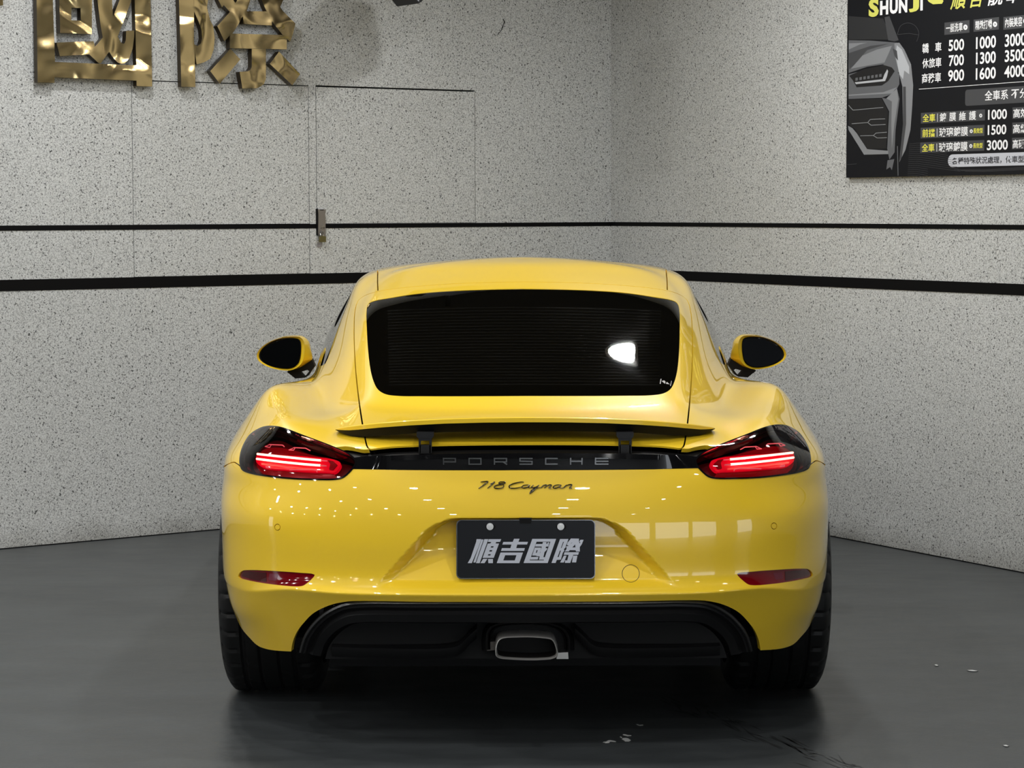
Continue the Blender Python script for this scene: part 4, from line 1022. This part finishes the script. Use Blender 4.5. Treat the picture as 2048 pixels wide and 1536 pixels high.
# ---- hasp and padlock
HZ = lambda P: Z(P, 600, 380, 10.97)
frh = lambda a, b_, d: on_plane(a, b_, K3 + nL3 * .012, nL3) + nL3 * d
hasp = empty('door_hasp', 'worn steel strap hasp on the flush door over the thin black band', 'hasp', tuple(frh(643, 500, 0)))
MB().prism(HZ([(390,425),(565,425),(548,520),(556,700),(558,1000),(470,1012),(395,975),(400,520)]), frh, -.002, .002).build('hasp_strap', mat('worn_steel', (.30, .27, .24), .42, .9), hasp)
MB().prism(HZ([(435,430),(515,430),(515,446),(435,446)]), frh, .002, .0026).build('hasp_slot', BLK, hasp)
MB().prism(HZ([(372,420),(395,405),(402,520),(398,985),(385,990)]), frh, -.012, -.001).build('hasp_hinge', BLK, hasp)
MB().tube([frh(*p, d) for p, d in zip(HZ([(455,850),(455,810),(485,795),(518,810),(522,850)]), (0, .010, .012, .010, 0))], .0022, 8).build('hasp_staple', STEEL, hasp, 40)
MB().prism(HZ([(400,1150),(505,1150),(500,1245),(395,1250)]), frh, -.010, -.008).build('lower_plate', mat('grey_plate', (.35, .34, .36), .5, .5), hasp)
lock = empty('padlock', 'small brass padlock hanging from the steel hasp', 'padlock', tuple(frh(*HZ([(490, 1140)])[0], .015)))
frk = lambda a, b_, d: on_plane(a, b_, K3 + nL3 * .024, nL3) + nL3 * d
MB().prism(HZ(rrect(428, 1010, 556, 1145, 14, 3)), frk, -.007, .007).build('lock_body', mat('old_brass', (.20, .17, .07), .35, .9), lock, 30)
MB().tube([frk(*p, 0) for p in HZ([(448,1020),(448,940),(462,905),(486,900),(505,925),(508,1020)])], .0024, 8).build('shackle', CHROME, lock, 40)
# ---- spotlight hanging just above the frame
frs_ = lambda a, b_, d: on_plane(a, b_, K3 + nL3 * .65, nL3) + nL3 * d
sp = empty('spotlight', 'black angular spotlight whose tip shows at the top edge above the doors', 'spotlight', tuple(frs_(830, -60, 0)))
MB().prism([(806,-2),(815.6,10),(823,5),(823.5,3),(830,-1),(925,-40),(915,-95),(850,-112),(790,-50)], frs_, -.09, .09).build('spotlight_body', PLASTIC, sp)
MB().prism([(810,1),(816,6.5),(816,1),(812,-4)], frs_, .0902, .0912).build('spotlight_glint', mat('glint_grey', (.35, .37, .4), .2), sp)  # pale patch painted on the black tip as a glint
MB().tube([frs_(865, -100, 0), frs_(865, -130, 0), np.array([*frs_(865, -130, 0)[:2], CEIL])], .012, 10).build('spotlight_stem', BLK, sp, 40)
# ---- crack in the render high on the wall
ck_ = [(1006,38),(1009,44),(1006.5,50),(1005,54),(1003,60),(998,66),(994,71)]
o = MB().tube([on_plane(a, b_, K3 + nL3 * .0004, nL3) for a, b_ in ck_], [.0022,.0035,.0016,.0034,.0016,.0018,.0008], 5).build('wall_crack', DARKGAP, wL)
# ---- price board
BP = K3 + nR3 * .018
frb = lambda a, b_, d: on_plane(a, b_, BP, nR3) + nR3 * d
tl, bl, br = frb(1697.3, 0, 0), frb(1692.2, 355.5, 0), frb(2048, 347.3, 0)
s0 = np.dot(bl[:2] - K, dR); z0 = bl[2]; s1 = s0 + 1.55; z1 = z0 + .95
board = empty('price_board', 'black printed wall board of car wash prices at the upper right', 'sign', tuple(wr(s0, z0)))
wbox(MB(), wr, s0, s1, z0, z1, .004, .018).build('board_panel', mat('board_black', (.005, .0055, .0075), .5, specular_ior_level=.2), board)
def sz(x, y):
    p = on_plane(x, y, BP, nR3); return np.dot(p[:2] - K, dR), p[2]
def flat(rgb, r=.5): return mat('print', rgb, r)
LAYER = [.0183]
class Print:
    def __init__(s, name, m): s.mb = MB(); s.name = name; s.m = m
    def poly(s, P, lift=0):
        V = [on_plane(a, b_, K3 + nR3 * (.0184 + lift), nR3) for a, b_ in P]
        vv = [Vector(p) for p in P]; v2, e2, f2, *_ = delaunay_2d_cdt(vv, [(i, (i+1) % len(P)) for i in range(len(P))], [], 1, 1e-6)
        s.mb.add([on_plane(a, b_, K3 + nR3 * (.0184 + lift), nR3) for a, b_ in v2], f2)
    def line(s, P, w_, lift=0):
        P = np.array(P, float)
        for a, b_ in zip(P[:-1], P[1:]):
            t = (b_ - a) / np.linalg.norm(b_ - a); q_ = np.array([-t[1], t[0]]) * w_ / 2; s.poly([a - q_, b_ - q_, b_ + q_, a + q_], lift)
    def rect(s, x0, x1, yt, yb, lift=0, r=0):      # axis aligned on the board; heights read at the middle
        sa, sb = sz(x0, (yt+yb)/2)[0], sz(x1, (yt+yb)/2)[0]; xm = (x0 + x1) / 2; za, zb = sz(xm, yb)[1], sz(xm, yt)[1]
        pts_ = [(sa, za), (sb, za), (sb, zb), (sa, zb)] if not r else rrect(sa, za, sb, zb, r, 4)
        s.mb.add([wr(a, b_, .0184 + lift) for a, b_ in pts_], [tuple(range(len(pts_)))])
    def disc(s, x, y, r, lift=0): s.poly([(x + r * .8 * math.cos(a), y + r * math.sin(a)) for a in np.linspace(0, 2*math.pi, 14, endpoint=False)], lift)
    def text(s, t, x0, x1, yt, yb, lift=.0006, bold=.012, shear=0):
        cu = bpy.data.curves.new('t', 'FONT'); cu.body = t; cu.size = 1; cu.offset = bold; cu.shear = shear; cu.resolution_u = 3
        o = bpy.data.objects.new('t', cu); sc.collection.objects.link(o)
        dg = bpy.context.evaluated_depsgraph_get(); me = bpy.data.meshes.new_from_object(o.evaluated_get(dg))
        V = np.array([tuple(v.co) for v in me.vertices]); F_ = [tuple(p.vertices) for p in me.polygons]
        bpy.data.objects.remove(o); bpy.data.curves.remove(cu); bpy.data.meshes.remove(me)
        if len(V) == 0: return
        lo_, hi_ = V.min(0), V.max(0); xm = (x0 + x1) / 2
        sa, sb = sz(x0, (yt+yb)/2)[0], sz(x1, (yt+yb)/2)[0]; za, zb = sz(xm, yb)[1], sz(xm, yt)[1]
        s.mb.add([wr(sa + (v[0]-lo_[0])/(hi_[0]-lo_[0])*(sb-sa), za + (v[1]-lo_[1])/(hi_[1]-lo_[1])*(zb-za), .0184 + lift) for v in V], F_)
    def build(s):
        o = mesh(s.name, s.mb.v, s.mb.f, s.m, board); fix_normals(o)
        bm = bmesh.new(); bm.from_mesh(o.data); bm.normal_update()
        for f_ in bm.faces:
            if f_.normal.dot(Vector(nR3)) < 0: f_.normal_flip()
        bm.to_mesh(o.data); bm.free(); o['kind'] = 'stuff'; return o
Wt = Print('white_lettering', flat((.80, .81, .83))); Yl = Print('yellow_lettering', flat((.62, .62, .12))); Yb = Print('yellow_labels', flat((.75, .72, .08)))
Gx = Print('grey_price_boxes', flat((.045, .047, .052))); Bk = Print('dark_lettering', flat((.02, .022, .03))); Lp = Print('pale_note_bar', flat((.48, .50, .55)))
for a in ((1889,1939,42.8,67.5),(1947.5,1998,36.7,61.3),(2007,2062,31.4,57),(1842,1970,222.3,244),(1841.5,1969,252.5,274.3),(1840.6,1968.6,282.5,303.5),(2025,2090,213.2,236.2),(2024.6,2090,243.8,266.8),(2024,2090,274.5,297.5)): Gx.rect(*a)
Gx.rect(1930.5, 2120, 173.5, 206.5, 0, .012)
Lp.rect(1896, 2125, 305.5, 331.5, 0, .026)
for t, a in (('一般洗車',(1892.3,1925.6,46.2,64)),('精緻打蠟',(1951,1984.5,40,59.6)),('內裝美容',(2010.5,2045,34.5,53.8)),('轎',(1845,1858,86.8,106.4)),('車',(1870.6,1883.4,84.4,103.7)),
    ('500',(1897.5,1928.6,78.5,101.5)),('1000',(1952.4,1992.4,72.3,96.8)),('3000',(2010,2052.5,66.8,92.4)),('休旅車',(1845,1883.2,115.8,135.6)),('700',(1898,1928.2,109.4,131.8)),('1300',(1952.4,1992,103.5,127.4)),('3500',(2010,2052.5,98.6,122.8)),
    ('商務車',(1844,1882.5,145.8,165.6)),('900',(1896.6,1928.6,139.2,162.6)),('1600',(1952,1992,134.6,158.6)),('4000',(2009,2052.5,130.4,154.6)),('全車系',(1969.8,2016.6,180,200.2)),('不分',(2022.6,2056,177,196.4)),
    ('鍍',(1879.6,1893,225.7,243)),('膜',(1899,1912.4,224.4,242)),('維',(1918.5,1932,223.1,241)),('護',(1938.5,1952.5,221.8,240)),('玻璃鍍膜',(1878.6,1936.4,254,272.8)),('玻璃鍍膜',(1878,1935.6,284,302.6)),
    ('1000',(1976.4,2014.3,218.6,238.8)),('1500',(1975.9,2013,249.4,269.4)),('3000',(1974.2,2016,279.8,300)),('高效',(2027,2056,217,235.4)),('高級',(2026.5,2056,248,266)),('高硬度',(2025.6,2062,278.6,296.4))):
    Wt.text(t, *a, bold=.022 if t[0].isdigit() else .014)
for c_ in ((1930.8,54.5,5.4),(1990,48.6,5.4),(2050.5,42,5.4),(1961.4,231.2,3.8),(1942.5,262.4,3.8),(1941.6,292,3.8)):
    Wt.disc(*c_, .0004); Bk.line([(c_[0]-1.1, c_[1]-c_[2]*.35), (c_[0]+1.2, c_[1]), (c_[0]-1.1, c_[1]+c_[2]*.35)], 1.1, .0007)
for x, ya, yb in ((1875,227,243.5),(1874.2,257,273.5),(1873.6,287,303)): Wt.line([(x, ya), (x, yb)], .9, .0006)
Wt.line([(1837.7,178.4),(2048,163.2),(2120,157.8)], 1.0)
for t, a in (('全車',(1845.6,1870.7,227.6,243.8)),('前擋',(1845,1869.8,257.8,274)),('全車',(1844,1869,287.4,303.4)),('長效型',(1947,1966,256,266.6)),('長效型',(1946.4,1965.6,285.8,296.4))): Yb.text(t, *a, bold=.014)
Bk.text('各種特殊狀況處理，依車型', 1904.5, 2048, 313, 327.2, .0006, .012)
for t, P_, a in (('S',Yl,(1737.6,1758,-3,33.8)),('H',Wt,(1760.4,1777,1,29.6)),('U',Wt,(1779.8,1796,-1,27.6)),('N',Wt,(1798,1815,-3,25.6)),('J',Yl,(1818,1838.6,-12,23.8)),('I',Wt,(1841,1846,-8,21))): P_.text(t, *a, bold=.05)
for t, P_, a in (('順',Yl,(1901,1936,-19,18.4)),('吉',Yl,(1940.5,1970,-22,14.2)),('靚',Wt,(1976,2009.5,-26,10.4)),('車',Wt,(2013,2046,-30,5.6))): P_.text(t, *a, bold=.016, shear=.25)
Yl.poly([(1850,-6),(1858,4),(1866,8.5),(1884,7.5),(1887,2),(1880,-8)])
# greyscale car print on the board
PZ = lambda P: Z(P, 1660, 0, 4.04)
tones = {'g1': (.015,.016,.018), 'g2': (.045,.047,.052), 'g3': (.10,.105,.115), 'g4': (.20,.21,.225), 'g5': (.40,.42,.45), 'bk': (.004,.004,.005)}
PR = {k: Print('car_print', flat(v)) for k, v in tones.items()}
def pr(k, P, lift=0, sm=0): PR[k].poly(catmull(PZ(P), 4) if sm else PZ(P), lift)
pr('g1', [(150,130),(430,150),(500,320),(150,320)]); pr('g2', [(440,140),(480,130),(555,325),(520,335),(470,325)], .0001)
pr('g3', [(150,325),(330,328),(545,345),(600,400),(625,450),(600,560),(520,600),(430,520),(300,540),(150,590)], .0001)
pr('g4', [(170,555),(260,450),(380,400),(500,370),(470,440),(440,505),(300,530)], .0002); pr('g2', [(150,430),(330,370),(480,352),(300,405),(200,520),(155,560)], .0003); pr('g4', [(152,350),(300,345),(240,360),(152,400)], .0002)
pr('g4', [(520,350),(560,345),(600,400),(655,520),(672,690),(665,850),(650,1050),(610,1210),(560,1310),(590,1000),(585,700),(560,600),(530,480)], .0002)
pr('g5', [(540,365),(580,400),(640,540),(640,600),(600,570),(590,640),(560,600),(545,520),(530,440)], .0003); pr('g2', [(590,700),(612,700),(615,1000),(580,1270),(562,1300),(590,1000)], .0004); pr('g2', [(505,390),(540,410),(550,490),(520,450)], .0004)
pr('g3', [(150,600),(460,520),(525,560),(560,600),(560,680),(540,720),(150,770)], .00015)
pr('bk', [(155,612),(270,560),(440,527),(500,545),(522,575),(470,655),(420,690),(215,705),(185,650)], .0004)
pr('g5', [(200,665),(425,640),(440,600),(462,560),(470,575),(460,620),(445,655),(210,680)], .0005)
for k in range(7): pr('g3', [(205+k*32,630-k*5),(225+k*32,626-k*5),(225+k*32,650-k*5),(205+k*32,653-k*5)], .0005)
pr('g3', [(150,720),(540,705),(500,760),(420,790),(150,800)], .0003); pr('g4', [(150,765),(430,745),(540,705),(500,755),(150,775)], .0004)
pr('g3', [(540,710),(562,800),(530,1050),(522,1230),(480,1290),(462,1200),(478,900),(420,790),(470,800)], .0004); pr('g4', [(540,715),(552,800),(520,1000),(500,1200),(495,1000),(500,820),(455,795)], .0005)
pr('bk', [(150,805),(415,795),(470,900),(455,1200),(300,1205),(200,1040),(150,1010)], .0003)
pr('g4', [(145,1015),(180,1035),(215,1075),(300,1205),(470,1218),(470,1245),(275,1250),(150,1050)], .0005)
for L_ in ([(150,850),(185,890),(430,868)], [(175,1000),(305,990),(325,965),(445,960)], [(305,990),(332,1012),(450,1005)], [(245,1097),(350,1095),(372,1075),(460,1068)], [(350,1095),(382,1115),(460,1112)]): PR['g4'].line(PZ(L_), 1.3, .0006)
PR['g2'].line(PZ([(130,1330),(215,1324)]), .8, .0005); PR['g3'].line(PZ([(545,1180),(550,1420)]), 1.6, .0006); pr('g3', [(465,1295),(520,1285),(500,1375),(485,1350),(455,1370)], .0004)
PR['g2'].line(catmull(PZ([(545,280),(570,210),(630,185),(690,210),(718,270),(700,335)]), 5, False), .8, .0004); PR['g2'].line(PZ([(548,278),(640,270),(716,282)]), .8, .0004)
for k in range(17):
    y = 1150 + k * 16
    PR['g2'].line(PZ([(640 - k*.8, y + 14), (700, y + 6 + k*.4), (790, y + 6 + k * 1.5), (900 + k * 14, y + 34 + k * 2.2)][: 4 if y + 90 < 1430 else 3]), .55, .0002)
for k in range(9): PR['g2'].line(PZ([(1000 + k*30, 1372 + k*4), (1250, 1372 + k * 5), (1568, 1350 + k * 7)][: 3]), .5, .0002) if 1372 + k*9 < 1405 else None
for p_ in (Wt, Yl, Yb, Gx, Bk, Lp, *PR.values()): p_.build()
# ---- scraps on the floor
SC = mat('pale_scrap', (.55, .56, .55), .7)
def fl(x, y, z=.001): 
    d = ray(x, y); return CAM + d * (z - CAM[2]) / d[2]
SZ = lambda P: Z(P, 1200, 1440, 20.48)
scr = [([(105,915),(160,890),(250,885),(335,830),(400,818),(560,845),(665,885),(610,905),(470,885),(400,890),(370,940),(260,945),(190,960),(230,925)], 'white torn paper flake on the floor, left of its group'),
       ([(920,605),(960,580),(1040,580),(1130,612),(1300,632),(1260,658),(1130,668),(1000,640)], 'thin white flake on the floor, behind the roundish one'),
       ([(890,790),(940,735),(1060,728),(1150,745),(1200,790),(1270,825),(1180,885),(1030,885),(990,840)], 'roundish grey flake on the floor beside a tiny one'),
       ([(810,685),(850,672),(915,715),(885,742),(830,712)], 'tiny pale flake on the floor beside the roundish grey one'),
       ([(1450,165),(1530,180),(1640,200),(1740,190),(1800,210),(1650,235),(1560,215)], 'faint grey sliver on the floor nearest the car')]
for P, lab_ in scr:
    m = MB(); P = SZ(P); k = len(P); m.add([fl(a, b_, .0022) for a, b_ in P] + [fl(a, b_, .0) for a, b_ in P], [tuple(range(k))] + [(i, (i+1) % k, k+(i+1) % k, k+i) for i in range(k)])
    tag(m.build('paper_flake', SC), lab_, 'flake', 'pale flakes on the floor')
for (x, y, w_, lab_) in ((1945,1341,11,'pale sliver on the bare floor toward the right edge'), (2012,1491,6,'pale fleck on the floor in the lower right corner'), (1873,1330,4,'faint fleck left of the pale sliver')):
    P = [(x - w_, y - 1), (x, y - 1.5), (x + w_, y + .8), (x + w_ * .3, y + 1.6), (x - w_ * .5, y + 1)]; k = 5
    m = MB().add([fl(a, b_, .002) for a, b_ in P] + [fl(a, b_, .0) for a, b_ in P], [tuple(range(k))] + [(i, (i+1) % k, k+(i+1) % k, k+i) for i in range(k)])
    tag(m.build('paper_flake', SC), lab_, 'flake', 'pale flakes on the floor')

# ---- dark tyre scuffs across the floor behind the right wheel
m = MB(); rs = random.Random(5)
for k in range(60):
    t = rs.random(); x = 1330 + 400 * t + rs.gauss(0, 10); y = 1402 + 142 * t + rs.gauss(0, 7); L_ = 6 + 22 * rs.random(); an = .38 + rs.gauss(0, .22); w2 = .5 + 1.1 * rs.random()
    c_, s_ = math.cos(an), math.sin(an)
    P = [(x - L_ * c_, y - L_ * s_), (x + w2 * s_, y - w2 * c_), (x + L_ * c_, y + L_ * s_), (x - w2 * s_, y + w2 * c_)]
    m.add([fl(a, b_, .0008) for a, b_ in P], [(0, 1, 2, 3)])
o = mesh('tyre_scuff', m.v, m.f, mat('scuff_black', (.018, .019, .020), .45), floor); o['kind'] = 'stuff'
